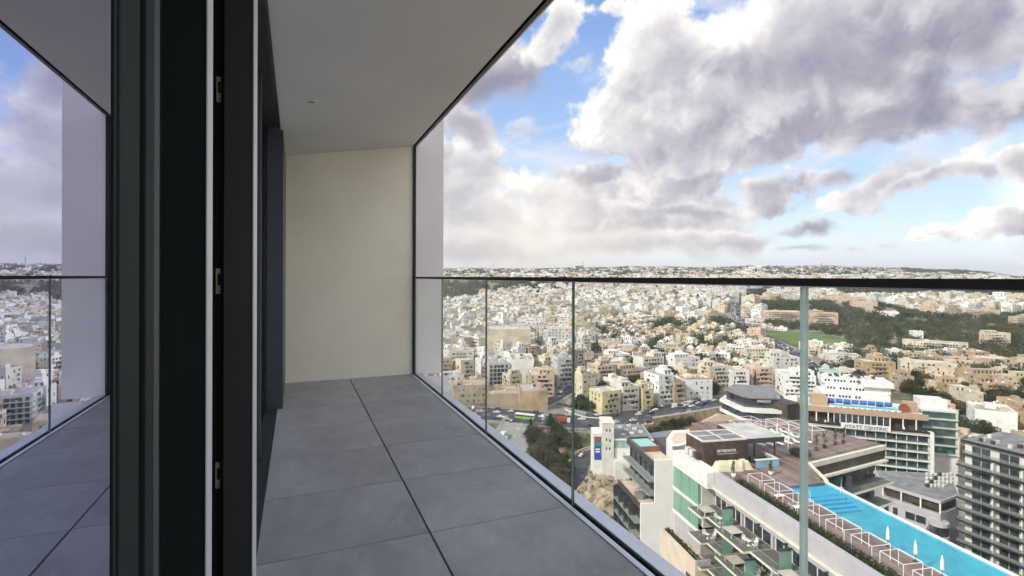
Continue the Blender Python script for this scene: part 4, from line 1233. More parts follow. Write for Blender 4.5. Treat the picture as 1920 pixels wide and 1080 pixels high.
for k in range(nfl):
    zt = -57.31 - 3.15 * k
    b = lb(hy); b.box(.3, LZ - .96, -.8, .89, zt - .35, zt, M_wht); b.build('floor_slab', hy)
    b = lb(hy); b.box(.4, LZ - .97, -.74, -.70, zt - 3.14, zt - 2.15, M_rglass); b.build('railing_pane', hy)
    for j in range(24):
        x_ = .6 + j * 1.62
        link('window_pane', pme if (j + k) % 3 == 0 else pme2, hy, loc=Vector((x_ + .1, .80, zt - 2.85)) - Vector(t_off[hy.name]))
    b = lb(hy)
    for j in range(13):
        x_ = .35 + j * 3.24; b.box(x_, x_ + .14, .25, .86, zt - 2.8, zt - .36, M_wht)
    b.build('dividing_fin', hy)
# its roof: pool, loungers, day beds, brown boxes
b = lb(hy); b.box(9, 32, 3.2, 7.4, -50.74, -50.1, M_wht); b.box(9.3, 31.7, 3.5, 7.1, -50.099, -50.05, mat('turquoise_roof_pool', (.16, .55, .62), .1, .08, .6)); b.build('roof_pool', hy)
b = lb(hy); b.box(2.5, 8.0, 5, 9.5, -50.74, -46.9, M_brown); b.build('stair_box', hy)
b = lb(hy); b.box(33.5, 37.3, 5, 9, -50.74, -47.0, M_brown); b.build('stair_box', hy)
b = lb(hy); b.tube((32.8, 3.6, -49.0), (32.8, 4.0, -49.0), 1.7, mat('red_brown_disc', (.25, .08, .05), .6), 18); b.build('round_sculpture', hy)
M_bluec = mat('blue_cushion', (.03, .14, .42), .8); M_redc = mat('red_cushion', (.55, .07, .08), .8)
for k in range(8):
    t = FY.thing('day_bed', f'{nth(k)} blue hooded day bed along the turquoise roof pool from the tan box', 'day bed', (10.2 + k * 2.75, 9.2, -50.75), 'blue day beds by the turquoise roof pool')
    x_ = 10.2 + k * 2.75
    b = lb(t); b.box(x_ - 1.1, x_ + 1.1, 8.3, 10.0, -50.74, -50.2, M_canvas if k % 2 else (M_redc if k in (0, 2, 6) else M_canvas)); b.build('mattress', t)
    b = lb(t)
    for q in range(7):
        a1, a2 = pi * q / 14, pi * (q + 1) / 14
        b.quad((x_ - 1.15, 10.1 - 1.2 * sin(a1), -50.2 + 1.9 * cos(a1) * .55 + .6), (x_ + 1.15, 10.1 - 1.2 * sin(a1), -50.2 + 1.9 * cos(a1) * .55 + .6), (x_ + 1.15, 10.1 - 1.2 * sin(a2), -50.2 + 1.9 * cos(a2) * .55 + .6), (x_ - 1.15, 10.1 - 1.2 * sin(a2), -50.2 + 1.9 * cos(a2) * .55 + .6), M_bluec)
    b.box(x_ - 1.15, x_ + 1.15, 10.11, 10.2, -50.7, -48.6, M_bluec); b.build('hood', t)
ll0 = None
for k in range(12):
    lab = f'{nth(k)} dark sun lounger between the turquoise roof pool and the tan parapet'
    x_ = 10.2 + k * 1.8 + (k // 2) * .25
    if ll0 is None:
        ll0 = FY.thing('sun_lounger', lab, 'sun lounger', (x_, 2.0, -50.74), 'dark loungers by the turquoise roof pool')
        b = lb(ll0); b.box(x_ - .6, x_ + .6, 1.5, 2.3, -50.5, -50.35, M_dframe); b.build('seat', ll0); b = lb(ll0); b.box(x_ + .3, x_ + .6, 1.5, 2.3, -50.349, -50.0, M_dframe); b.build('backrest', ll0)
        b = lb(ll0)
        for q in (x_ - .5, x_ + .4): b.box(q, q + .08, 1.55, 2.25, -50.74, -50.51, M_wframe)
        b.build('leg', ll0)
    else:
        c = copy_tree(ll0); c.location = FY.w(x_, 2.0, -50.74); c['label'] = lab

# white terraced block behind it
wb = FY.thing('terraced_block', 'stepped bright white block with small dark windows behind the day beds', 'building', (22, 24, HB))
b = lb(wb); b.box(8, 32, 17, 30, HB, -47.5, M_wht); b.box(10, 33, 20, 32, -47.49, -44.6, M_wht); b.box(23, 33.5, 18, 33, -44.59, -42.6, M_wht); b.box(9, 22, 22, 33, -44.59, -42.2, M_wht); b.build('wall', wb)
b = lb(wb)
for row, (yy, zz_, xa) in enumerate(((16.97, -49.3, 8.5), (19.97, -46.6, 10.5), (21.97, -43.8, 10))):
    for k in range(12): 
        if (k + row) % 5 == 4: continue
        b.box(xa + k * 1.15, xa + k * 1.15 + .7, yy, yy + .02, zz_, zz_ + .9, M_win)
b.build('glazing', wb, kind='stuff')
b = lb(wb)
for k in range(16): b.box(9.4 + (k % 8) * 2.6, 10.6 + (k % 8) * 2.6, 25 + 3 * (k // 8), 26 + 3 * (k // 8), -42.19, -41.2, M_dframe if k % 3 else M_wht2)
b.build('roof_unit', wb)
tb = FY.thing('white_block', 'pale grey balconied block with long parapet standing beside the tan stair box', 'building', (44, 14, HB))
b = lb(tb); b.box(40.5, 52, 12, 24, HB, -50.5, M_wht2); b.box(41.5, 50, 16, 24, -50.49, -47.4, M_wht); b.build('wall', tb)
for k in range(5):
    b = lb(tb); b.box(40.3, 51.8, 10.9, 12.0, -53.8 - 3.3 * k, -53.5 - 3.3 * k, M_wht2); b.build('balcony_slab', tb)
    b = lb(tb); b.box(40.4, 51.7, 10.95, 11.0, -53.49 - 3.3 * k, -52.5 - 3.3 * k, M_rglass); b.build('railing_pane', tb)
    b = lb(tb); b.box(41, 51.2, 11.93, 11.99, -53.4 - 3.3 * k, -51.1 - 3.3 * k, M_wing); b.build('window_pane', tb)

# ---------------- dark apartment block with teal roof pool
o_ = at(1230, 868, -38.5)
FD = Frame(radians(-14.5), o_.x, o_.y)
dk = FD.thing('apartment_block', 'dark balconied apartment block with white side wall and teal roof pool', 'apartment block', (1, 7, HB))
b = lb(dk); b.box(.6, 4.9, .3, 15.4, HB, -39.4, M_dframe); b.box(-2.7, .599, .3, 13.4, HB, -47.6, M_dframe); b.build('core', dk)
M_bw = mat('bright_white_paint', (.86, .85, .81), .8, .03, .4, streak=.06)
b = lb(dk); b.box(-.15, 4.9, 0, .29, HB, -37.9, M_bw); b.box(-3.2, -.151, 0, .29, HB, -46.7, M_bw); b.build('side_wall', dk)
b = lb(dk); b.box(.35, 4.9, .3, 15.4, -39.39, -39.1, M_beige); b.box(.35, 4.9, 8.5, 8.8, -39.09, -37.9, mat('rust_brown_wall', (.27, .115, .07), .8, .1, .6)); b.box(.35, 4.9, 8.81, 15.4, -39.09, -38.25, _MC['rust_brown_wall']); b.build('roof', dk)
b = lb(dk); b.box(.7, 4.6, 9.1, 15.0, -38.249, -38.18, M_teal); b.build('roof_pool', dk)
b = lb(dk); b.box(-.3, .0, .3, 15.7, -39.4, -38.3, M_dframe); b.box(.001, 4.9, 15.45, 15.7, -39.4, -37.9, M_dframe); b.build('parapet', dk)
b = lb(dk); b.box(-.24, -.2, .35, 15.6, -38.29, -37.5, M_rglass); b.build('railing_pane', dk)
for k in range(3):
    z_ = -42.2 - 2.9 * k
    if k < 2:
        b = lb(dk); b.box(-1.3, .599, .3, 15.5, z_ - .35, z_, mat('grey_slab_edge', (.28, .28, .27), .8)); b.build('balcony_slab', dk)
        b = lb(dk); b.box(-1.27, -1.23, .35, 15.4, z_ + .01, z_ + 1.0, M_rglass); b.build('railing_pane', dk)
    for j in range(5):
        b = lb(dk); b.box(.52, .595, .8 + j * 2.9, 3.2 + j * 2.9, z_ + .01, z_ + 2.3, M_win); b.build('window_pane', dk)
        b = lb(dk); b.box(.3, .594, 3.25 + j * 2.9, 3.5 + j * 2.9, z_, z_ + 2.5, M_dframe); b.build('pier', dk)
b = lb(dk); b.box(-3.0, .5, .3, 13.4, -47.59, -47.3, M_beige); b.box(-3.3, -3.01, .3, 13.6, -47.9, -46.9, M_dbrown); b.build('terrace', dk)
b = lb(dk)
for k in range(8):
    a_ = 2 * pi * k / 8; b.bar((-1.4, 4.5, -45.3), (-1.4 + 1.5 * cos(a_), 4.5 + 1.5 * sin(a_), -45.9), .05, M_dframe)
b.prism([(-1.4 + 1.5 * cos(2 * pi * k / 8), 4.5 + 1.5 * sin(2 * pi * k / 8)) for k in range(8)], -47.29, -46.5, mat('grey_tub_cover', (.22, .21, .21), .7)); b.build('gazebo', dk)
for k in range(8):
    z_ = -50.6 - 3.0 * k
    b = lb(dk); b.box(-4.3, -2.701, .3, 13.5, z_ - .3, z_, _MC['grey_slab_edge']); b.build('balcony_slab', dk)
    b = lb(dk); b.box(-4.27, -4.23, .35, 13.4, z_ + .01, z_ + 1.0, M_rglass); b.build('railing_pane', dk)
    for j in range(4):
        b = lb(dk); b.box(-2.78, -2.705, .7 + j * 3.2, 3.3 + j * 3.2, z_ + .01, z_ + 2.4, M_win); b.build('window_pane', dk)
        b = lb(dk); b.box(-4.35, -2.78, 3.5 + j * 3.2, 3.85 + j * 3.2, z_ + .001, z_ + 2.69, M_dframe); b.build('pier', dk)

# ---------------- white stair tower with a banner, glazed band building behind
o_ = at(1113, 812, -58)
FW = Frame(radians(-25), o_.x, o_.y)
wt = FW.thing('stair_tower', 'white stair tower with a blue and green banner hanging at its corner', 'tower', (3, 3, HB))
b = lb(wt); b.box(0, 3.3, 0, 8, HB, -58, M_wht); b.box(3.301, 7.6, -.4, 8, HB, -54.2, M_wht2); b.box(7.601, 22, -4, 9, HB, -67.2, M_wht2); b.build('wall', wt)
b = lb(wt); b.box(3.1, 7.9, -.6, 8.2, -54.19, -53.9, M_creamedge); b.build('roof', wt)
M_ban1 = mat('banner_blue', (.03, .08, .38), .6, .1, 1); M_ban2 = mat('banner_green', (.01, .25, .20), .6); M_ban3 = mat('banner_maroon', (.30, .10, .12), .6, .3, 2)
b = lb(wt); b.box(.4, 3.0, -.12, -.02, -67.8, -62.6, M_ban1); b.box(.4, 3.0, -.12, -.02, -62.59, -61.1, M_ban2); b.box(.4, 3.0, -.12, -.02, -61.09, -59.2, M_ban3); b.build('banner', wt)
b = lb(wt)
for k in range(2): b.box(.9, 2.5, -.15, -.125, -65.0 + k * .9, -64.5 + k * .9, M_wframe)
b.build('banner_print', wt)
b = lb(wt)
for (x_, z_) in ((4.7, -57.2), (5.9, -57.2), (4.6, -60.6), (5.9, -61.0), (4.6, -64), (5.8, -64)): b.box(x_, x_ + .45, -.45, -.405, z_, z_ + 1.0, M_win)
b.build('glazing', wt, kind='stuff')
gb = FW.thing('glazed_block', 'low white block with a pale green glazed band and wide grey roof', 'building', (15, 10, HB))
b = lb(gb); b.box(8, 22, 0.5, 20, HB, -63.5, M_wht); b.build('wall', gb)
b = lb(gb); b.box(7.7, 22.3, .2, 20.4, -60.6, -60.1, M_wht); b.build('roof_edge', gb)
b = lb(gb); b.box(8.2, 22, .6, 20, -60.09, -60.0, M_gravel); b.build('roof', gb)
for k in range(9):
    b = lb(gb); b.box(8.1 + k * 1.53, 9.55 + k * 1.53, .55, .6, -63.49, -60.61, mat('pale_green_panel', (.34, .47, .43), .3)); b.build('glazed_panel', gb)
b = lb(gb)
for k in range(7): b.box(11 + (k * 3.7) % 9, 12.6 + (k * 3.7) % 9, 4 + k * 2, 5 + k * 2, -59.99, -59.3, M_wht2)
b.build('roof_unit', gb)

# ---------------- curved office with white ribbons
F0_ = Frame(0)
of_ = F0_.thing('curved_office', 'dark glass office with curved white floor ribbons and a roof sign', 'office building', (190, 175, HB))
A_, B_, C_, D_, E2 = (at(1350, 745, -57), at(1393, 764, -57), at(1470, 768, -57), at(1462, 738, -57), at(1370, 733, -57))
def off_poly(k):
    c_ = (A_ + B_ + C_ + D_ + E2) / 5
    return [((p - c_).xy * k + c_.xy)[:] for p in (A_, A_ * .5 + B_ * .5 + Vector((-.4, -.8, 0)), B_, B_ * .7 + C_ * .3 + Vector((0, -.9, 0)), C_, D_, E2)]
b = lb(of_); b.prism(off_poly(.95), HB, -57.6, M_win); b.build('glazing', of_, kind='stuff')
for k in range(6):
    b = lb(of_); b.prism(off_poly(1.0), -58.7 - 4.3 * k, -57.3 - 4.3 * k, M_wht); b.build('floor_ribbon', of_)
b = lb(of_); b.prism(off_poly(.78), -57.29, -53.2, M_win); b.build('penthouse', of_)
b = lb(of_); b.prism(off_poly(.82), -53.19, -52.6, M_gravel); b.build('roof', of_)
b = lb(of_); q = off_poly(.8); b.quad((q[3][0], q[3][1] - .3, -55.2), (q[4][0], q[4][1] - .3, -55.2), (q[4][0], q[4][1] - .3, -53.0), (q[3][0], q[3][1] - .3, -53.0), M_blackp); b.build('sign_board', of_)
ang_ = atan2(q[4][1] - q[3][1], q[4][0] - q[3][0])
letters('ARGOSY', 1.5, .05, M_wframe, of_, Vector((q[3][0] + .3, q[3][1] - .6, -54.7)) - Vector(t_off[of_.name]), (pi / 2, 0, ang_))
dg = F0_.thing('dark_tower_slab', 'tall dark stone slab beside the curved office and a white wall', 'building', (197, 162, HB))
p_ = at(1472, 770, -57); b = lb(dg); b.box(p_.x + .5, p_.x + 9, p_.y - 1, p_.y + 8, HB, -54.0, M_dbrown); b.build('wall', dg); b = lb(dg); b.box(p_.x + 9.01, p_.x + 15, p_.y - 6, p_.y + 8, HB, -53, M_wht); b.build('side_wall', dg)

# ---------------- right hand balcony block
o_ = at(1807, 822, -44)
FR = Frame(radians(0), o_.x, o_.y)
rb = FR.thing('balcony_block', 'tall white apartment block with black edged balconies beyond the pool', 'apartment block', (9, -20, HB))
RL = -42.0
b = lb(rb); b.box(.8, 19, RL, .0, HB, -44.6, M_wht2); b.build('wall', rb)
b = lb(rb); b.box(-.2, 19.2, RL, .4, -44.59, -44.0, M_blackp); b.build('roof_edge', rb)
b = lb(rb); b.box(.2, 18.8, RL, .1, -43.99, -43.9, M_gravel); b.build('roof', rb)
b = lb(rb); b.box(9, 18.5, RL, -9, -43.89, -39.8, M_wht); b.build('penthouse', rb)
b = lb(rb)
for k in range(6): b.box(8.94, 8.99, -11 - k * 4.2, -9.6 - k * 4.2, -42.8, -40.6, M_win)
b.build('glazing', rb, kind='stuff')
b = lb(rb); b.box(8.6, 18.9, RL, -8.6, -39.79, -39.5, M_blackp); b.build('penthouse_roof', rb)
r_ = random.Random(12)
b = lb(rb)
for k in range(20):
    x_, y_ = r_.uniform(1.5, 8), r_.uniform(-28, -1); b.box(x_, x_ + 1, y_, y_ + .8, -43.89, -43.0, M_wht2 if k % 4 else M_dframe)
b.build('roof_unit', rb, kind='stuff')
pm_ = MB().box(0, .06, -.95, .95, 0, 2.2, M_win).mesh('window_pane')
for k in range(13):
    zt = -47.6 - 3.0 * k
    if zt < HB + 1: break
    out = -.9 if k else .3
    if k > 0 or True:
        b = lb(rb); bo_ = None; b.box(out - .5, .799, RL, 1.0 if k else .3, zt - .42, zt - .0, M_blackp); bo_ = b.build('balcony', rb)
        b = lb(rb); b.box(out - .3, .70, RL, .2, zt + .001, zt + .018, M_bfloor); b.build('floor_finish', bo_)
        b = lb(rb); b.box(out - .42, out - .38, RL, .9 if k else .2, zt + .01, zt + .95, glass('pale_grey_railing', (.84, .88, .88), body=(.45, .48, .48), bodyf=.16)); b.build('railing_pane', bo_)
    for j in range(7):
        y_ = -2.6 - j * 5.9
        for q in (0, 2.05): link('window_pane', pm_, rb, loc=Vector((.72, y_ - q, zt + .05)) - Vector(t_off[rb.name]))
        if k > 0:
            b = lb(rb); b.box(out + .1, .71, y_ - 4.3, y_ - 4.05, zt + .01, zt + 2.44, M_wht); b.build('dividing_fin', rb)

# ---------------- low grey block with rounded bays
lg = F0_.thing('low_grey_block', 'low pale grey block with planted terrace strip and rounded corner bay', 'building', (174, 96, HB))
pl = [at(1655, 905, -62), at(1765, 938, -62), at(1800, 925, -62), at(1790, 903, -62), at(1745, 885, -62), at(1640, 880, -62)]
c_ = sum(pl, Vector()) / 6
def lgp(k): return [((p - c_).xy * k + c_.xy)[:] for p in pl]
b = lb(lg); b.prism(lgp(.99), HB, -65.6, M_lilac); b.prism(lgp(.9), -65.59, -62.8, M_dbrown); b.build('wall', lg)
b = lb(lg); b.prism(lgp(1.0), -62.79, -62.0, M_lilac); b.build('roof_edge', lg)
b = lb(lg); b.prism(lgp(.96), -61.99, -61.95, M_gravel); b.build('roof', lg)
p0, p1 = Vector(lgp(1.0)[0]), Vector(lgp(1.0)[1]); fd = (p1 - p0).normalized(); nn = Vector((fd.y, -fd.x)); nn = nn if nn.x < 0 else -nn
def lstrip(a, c, o0, o1, z0, z1, m_, part):
    L = (p1 - p0).length; q = [p0 + fd * (a * L) + nn * o0, p0 + fd * (c * L) + nn * o0, p0 + fd * (c * L) + nn * o1, p0 + fd * (a * L) + nn * o1]
    b = lb(lg); b.prism([tuple(v) for v in q], z0, z1, m_); return b.build(part, lg)
for a in (0, .33, .66, .975): lstrip(a, a + .025, -.3, 0, -65.6, -62.8, M_wht, 'pillar')
lstrip(.02, .99, -.25, .05, -66.6, -65.6, M_lilac, 'parapet')
for k in range(4):
    z_ = -69.9 - 3.6 * k
    for (a, c) in ((.04, .12), (.2, .28), (.42, .58), (.6, .76), (.84, .95)): lstrip(a, c, -.02, .06, z_, z_ + 2.0, M_win, 'window_pane')
    lstrip(.36, .8, .07, .9, z_ - .9, z_ - .2, M_lilac, 'balcony_slab')
cc_ = p1 + fd * -.5
for k in range(5):
    b = lb(lg); n_ = 14; po = [(cc_.x + 2.4 * cos(2 * pi * i / n_), cc_.y + 2.4 * sin(2 * pi * i / n_)) for i in range(n_)]
    b.prism(po, -68.6 - 3.6 * k, -67.6 - 3.6 * k, M_lilac); b.build('bay_band', lg)
    b = lb(lg); po = [(cc_.x + 2.2 * cos(2 * pi * i / n_), cc_.y + 2.2 * sin(2 * pi * i / n_)) for i in range(n_)]
    b.prism(po, -71.2 - 3.6 * k, -68.61 - 3.6 * k, M_win); b.build('bay_glazing', lg)
b = lb(lg); r_ = random.Random(77)
for k in range(22):
    q = p0 + fd * (7.6 + k * .28) - nn * .9; leaves(b, (q.x, q.y, -65.2), (.4, .4, .35), 40, .12, M_leafh, r_)
b.build('foliage', lg)
b = lb(lg)
for k in range(26):
    q = Vector(at(1740 + (k % 7) * 7.5, 890 + (k // 7) * 7, -62)); b.box(q.x - .5, q.x + .5, q.y - .35, q.y + .35, -61.94, -61.25 + .25 * (k % 3 == 0), M_wht2 if k % 3 else (M_dframe if k % 2 else M_alu))
b.build('roof_unit', lg, kind='stuff')
gr2 = F0_.thing('planted_strip', 'green planted roof strip below the far edge of the long pool', 'roof garden', (105, 55, -60))
b = MB(); r_ = random.Random(8)
gpts = [at(1600, 925, -55) , at(1700, 985, -55), at(1800, 1035, -55), at(1900, 1085, -55)]
gl_ = [Vector((p.x, p.y)) for p in resample(gpts, 1.6)]
bb = lb(gr2)
for q in gl_:
    bb.box(q.x - 1.2, q.x + 4.5, q.y - .82, q.y + .82, -62, -60.6, M_soil)
    leaves(bb, (q.x + 1.6, q.y, -60.2), (2.6, .9, .45), 45, .22, M_leafm if r_.random() < .5 else M_leafh, r_)
bb.build('foliage', gr2)

# low blocks between the hotel and the ochre wall
lr = F0_.thing('low_roof_block', 'low block with a wide beige stepped roof behind the brown pavilion', 'building', tuple(at(1355, 795, -63))[:2] + (HB,))
P_ = lambda l, z: [tuple(at(x, y, z).xy) for x, y in l]
b = lb(lr); b.prism(P_([(1302, 797), (1345, 774), (1400, 781), (1440, 797), (1365, 822), (1300, 815)], -64), HB, -64.0, M_beige); b.build('wall', lr)
b = lb(lr); b.prism(P_([(1312, 793), (1350, 775), (1398, 781), (1375, 795), (1330, 797)], -62.5), -63.99, -62.5, M_brown); b.build('roof_step', lr)
b = lb(lr); b.prism(P_([(1302, 800), (1345, 802), (1350, 808), (1300, 808)], -62), -63.99, -62.0, M_wht); b.build('roof_step', lr)
ll = F0_.thing('low_white_block', 'low white block with beige roof and a rust brown step beside the hotel end', 'building', tuple(at(1275, 815, -58))[:2] + (HB,))
b = lb(ll); b.prism(P_([(1250, 822), (1262, 806), (1310, 804), (1312, 826), (1262, 838)], -54), HB, -54.0, M_wht); b.build('wall', ll)
b = lb(ll); b.prism(P_([(1258, 822), (1267, 811), (1300, 810), (1302, 822), (1266, 832)], -54), -53.99, -53.9, M_beige); b.build('roof', ll)
b = lb(ll); b.prism(P_([(1293, 812), (1296, 800), (1322, 806), (1308, 813)], -53), -53.89, -52.5, _MC['rust_brown_wall']); b.build('roof_step', ll)
gw = F0_.thing('grey_parapet_block', 'long low grey block right of the glazed block roof', 'building', tuple(at(1240, 822, -62))[:2] + (HB,))
b = lb(gw); b.prism(P_([(1213, 822), (1214, 812), (1262, 805), (1264, 816)], -62), HB, -62.0, mat('slate_grey_paint', (.20, .21, .225), .8, .08, .5)); b.build('wall', gw)

# ------------------------------------------------------------------ the town
class XMB(MB):
    """MB whose additions pass through a placement (position and turn)"""
    xf = None
    def add(s, vs, fs, mat, smooth=False):
        if s.xf:
            ox, oy, oz, c, n = s.xf
            vs = [(ox + x * c - y * n, oy + x * n + y * c, oz + z) for x, y, z in vs]
        super().add(vs, fs, mat, smooth)


WALLS = {
    'white': mat('house_white', (.75, .735, .705), .85, .08, .12, streak=.20),
    'off-white': mat('house_off_white', (.64, .605, .54), .85, .10, .12, streak=.25),
    'pale grey': mat('house_pale_grey', (.54, .54, .53), .85, .10, .12, streak=.22),
    'cream': mat('house_cream', (.64, .56, .43), .85, .12, .12, streak=.25),
    'beige': mat('house_beige', (.58, .47, .34), .85, .13, .12, streak=.28),
    'tan': mat('house_tan', (.46, .365, .265), .9, .16, .12, streak=.30),
    'ochre': mat('house_ochre', (.47, .345, .205), .9, .18, .12, streak=.32),
    'peach': mat('house_peach', (.60, .46, .35), .85, .12, .12, streak=.22),
    'yellow': mat('house_yellow', (.62, .53, .32), .85, .10, .12, streak=.20),
    'pale teal': mat('house_teal', (.42, .58, .56), .85, .06, .12, streak=.10),
}
H_win = darkglass('house_window_glass', (.03, .033, .035), .05, .1, var=.05)
H_win2 = darkglass('curtained_window', (.16, .15, .14), .05, .1)
H_shut = [mat('shutter_brown', (.16, .09, .05), .7), mat('shutter_green', (.05, .12, .08), .7), mat('shutter_grey', (.25, .26, .27), .7)]
H_roof = [mat('roof_pale', (.60, .58, .54), .9, .18, .12, detail=8), mat('roof_grey', (.38, .37, .36), .9, .2, .12, detail=8), mat('roof_tan', (.46, .38, .29), .9, .2, .12, detail=8)]
H_tank = mat('water_tank_white', (.74, .74, .73), .6)
H_metal = mat('railing_grey', (.34, .34, .33), .5)


def house(new, R, w, d, nf, wallc, lod=0, feat=None, fh=3.2):
    """new(part) gives the mesh builder of that part"""
    W = WALLS[wallc]; h = nf * fh; rf = H_roof[R.choice((0, 0, 1, 2) if wallc not in ('tan', 'ochre') else (0, 2, 2, 1))]
    x0, x1, y0, y1 = -w / 2, w / 2, -d / 2, d / 2
    new('wall').box(x0, x1, y0, y1, -6, h, W)
    if lod < 2:
        p = new('parapet'); t = .35
        for (a, b_, c, e) in ((x0, x1, y0, y0 + t), (x0, x1, y1 - t, y1), (x0, x0 + t, y0 + t, y1 - t), (x1 - t, x1, y0 + t, y1 - t)):
            p.box(a, b_, c, e, h + .001, h + R.choice((.9, 1.1, .5)), W)
    new('roof').box(x0 + .36, x1 - .36, y0 + .36, y1 - .36, h + .002, h + .06, rf)
    hw, hd = min(w * .4, R.uniform(3, 5)), min(d * .4, R.uniform(3, 5)); hx, hy_ = R.uniform(x0 + hw / 2 + .5, x1 - hw / 2 - .5), R.uniform(y0 + hd / 2 + .5, y1 - hd / 2 - .5)
    has_hut = R.random() < .85
    if lod < 2 and w > 7 and R.random() < .5 and feat not in ('blank', 'rim'):      # set-back upper storey
        uw, ud = w * R.uniform(.4, .72), d * R.uniform(.45, .75); ux = R.choice((x0 + .36, x1 - .36 - uw)); uy = R.choice((y0 + 2.2, y1 - .36 - ud)) if d - ud > 3 else y1 - .36 - ud
        u = new('upper_storey'); u.box(ux, ux + uw, uy, uy + ud, h + .061, h + 3.0, W); u.box(ux - .25, ux + uw + .25, uy - .25, uy + ud + .25, h + 3.001, h + 3.2, W)
        for k in range(int(uw / 2.6)):
            a = ux + .6 + k * 2.6; new('glazing').add([(a, uy - .03, h + .4), (a + 1.1, uy - .03, h + .4), (a + 1.1, uy - .03, h + 2.3), (a, uy - .03, h + 2.3)], [(0, 1, 2, 3)], H_win)
        hx, hy_ = ux + uw / 2, uy + ud / 2; hw = min(hw, uw * .8); hd = min(hd, ud * .8)
        if has_hut: new('stair_hut').box(hx - hw / 2, hx + hw / 2, hy_ - hd / 2, hy_ + hd / 2, h + 3.201, h + R.uniform(4.6, 5.4), W)
        has_hut = False
    if has_hut:
        new('stair_hut').box(hx - hw / 2, hx + hw / 2, hy_ - hd / 2, hy_ + hd / 2, h + .061, h + R.uniform(2.4, 3.0), W)
    if lod < 2:
        for k in range(R.choice((1, 2, 3, 4)) if lod == 0 else 1):
            a, b_ = R.uniform(x0 + 1, x1 - 1.6), R.uniform(y0 + 1, y1 - 1.6)
            zb = h + (3.0 if has_hut and abs(a - hx) < hw / 2 and abs(b_ - hy_) < hd / 2 else .061)
            if lod == 0:
                q = new('water_tank'); q.lathe([(.5, 0), (.55, .1), (.55, .95), (.3, 1.1), (0, 1.15)], H_tank, 8, (a, b_, zb))
            else: new('water_tank').box(a, a + 1, b_, b_ + 1, zb, zb + 1.1, H_tank)
        if lod == 0 and R.random() < .35:
            a, b_ = R.uniform(x0 + 1, x1 - 3.5), R.uniform(y0 + 1, y1 - 2.5)
            new('solar_heater').add([(a, b_, h + .3), (a + 2.2, b_, h + .3), (a + 2.2, b_ + 1.5, h + 1.3), (a, b_ + 1.5, h + 1.3)], [(0, 1, 2, 3), (3, 2, 1, 0)], M_solar)
    g = new('glazing'); sh = R.choice(H_shut); blank = feat == 'blank'
    if feat == 'rim':
        p = new('roof_rim'); 
        for (a, b_, c, e) in ((x0 - .3, x1 + .3, y0 - .3, y0 + .4), (x0 - .3, x1 + .3, y1 - .4, y1 + .3), (x0 - .3, x0 + .4, y0 + .4, y1 - .4), (x1 - .4, x1 + .3, y0 + .4, y1 - .4)): p.box(a, b_, c, e, h + 1.11, h + 1.5, mat('orange_rim', (.55, .24, .08), .8))
    balc = feat in ('balc', 'glassbalc') or (feat is None and nf > 1 and R.random() < .5)
    step = (3.4 if lod == 0 else (4.2 if lod == 1 else 7.0)) * R.uniform(.8, 1.35); dens = R.uniform(.65, 1.05)
    faces = ((0, w), (1, d), (2, w), (3, d))
    for side, L in faces:
        if side == 2 and lod > 0: continue
        if blank and side != 1: continue
        n = max(1, int(L / step)); off = (L - n * step) / 2
        pr = (.85, .6, .7, .6)[side]
        for f in range(nf):
            z = f * fh
            for k in range(n):
                if R.random() > pr * dens: continue
                c = -L / 2 + off + (k + .5) * step
                ww, wh, zb = R.choice(((.5, 1.1, 1.1), (.65, 1.3, .95), (.5, 2.1, .15), (.35, .8, 1.5), (.95, 1.3, .95))); c += R.uniform(-.5, .5)
                if lod == 2: ww, wh = 1.1, 1.6
                m_ = H_win if R.random() < .6 else (sh if R.random() < .7 else H_win2); e = .03
                if side == 0: vs = [(c - ww, y0 - e, z + zb), (c + ww, y0 - e, z + zb), (c + ww, y0 - e, z + zb + wh), (c - ww, y0 - e, z + zb + wh)]
                elif side == 2: vs = [(c + ww, y1 + e, z + zb), (c - ww, y1 + e, z + zb), (c - ww, y1 + e, z + zb + wh), (c + ww, y1 + e, z + zb + wh)]
                elif side == 1: vs = [(x0 - e, c + ww, z + zb), (x0 - e, c - ww, z + zb), (x0 - e, c - ww, z + zb + wh), (x0 - e, c + ww, z + zb + wh)]
                else: vs = [(x1 + e, c - ww, z + zb), (x1 + e, c + ww, z + zb), (x1 + e, c + ww, z + zb + wh), (x1 + e, c - ww, z + zb + wh)]
                g.add(vs, [(0, 1, 2, 3)], m_)
                if lod == 0 and side in (0, 1, 3) and R.random() < .5:
                    s_ = new('window_sill')
                    if side == 0: s_.box(c - ww - .1, c + ww + .1, y0 - .16, y0 - .001, z + zb - .14, z + zb - .02, W)
                    elif side == 1: s_.box(x0 - .16, x0 - .001, c - ww - .1, c + ww + .1, z + zb - .14, z + zb - .02, W)
                    else: s_.box(x1 + .001, x1 + .16, c - ww - .1, c + ww + .1, z + zb - .14, z + zb - .02, W)
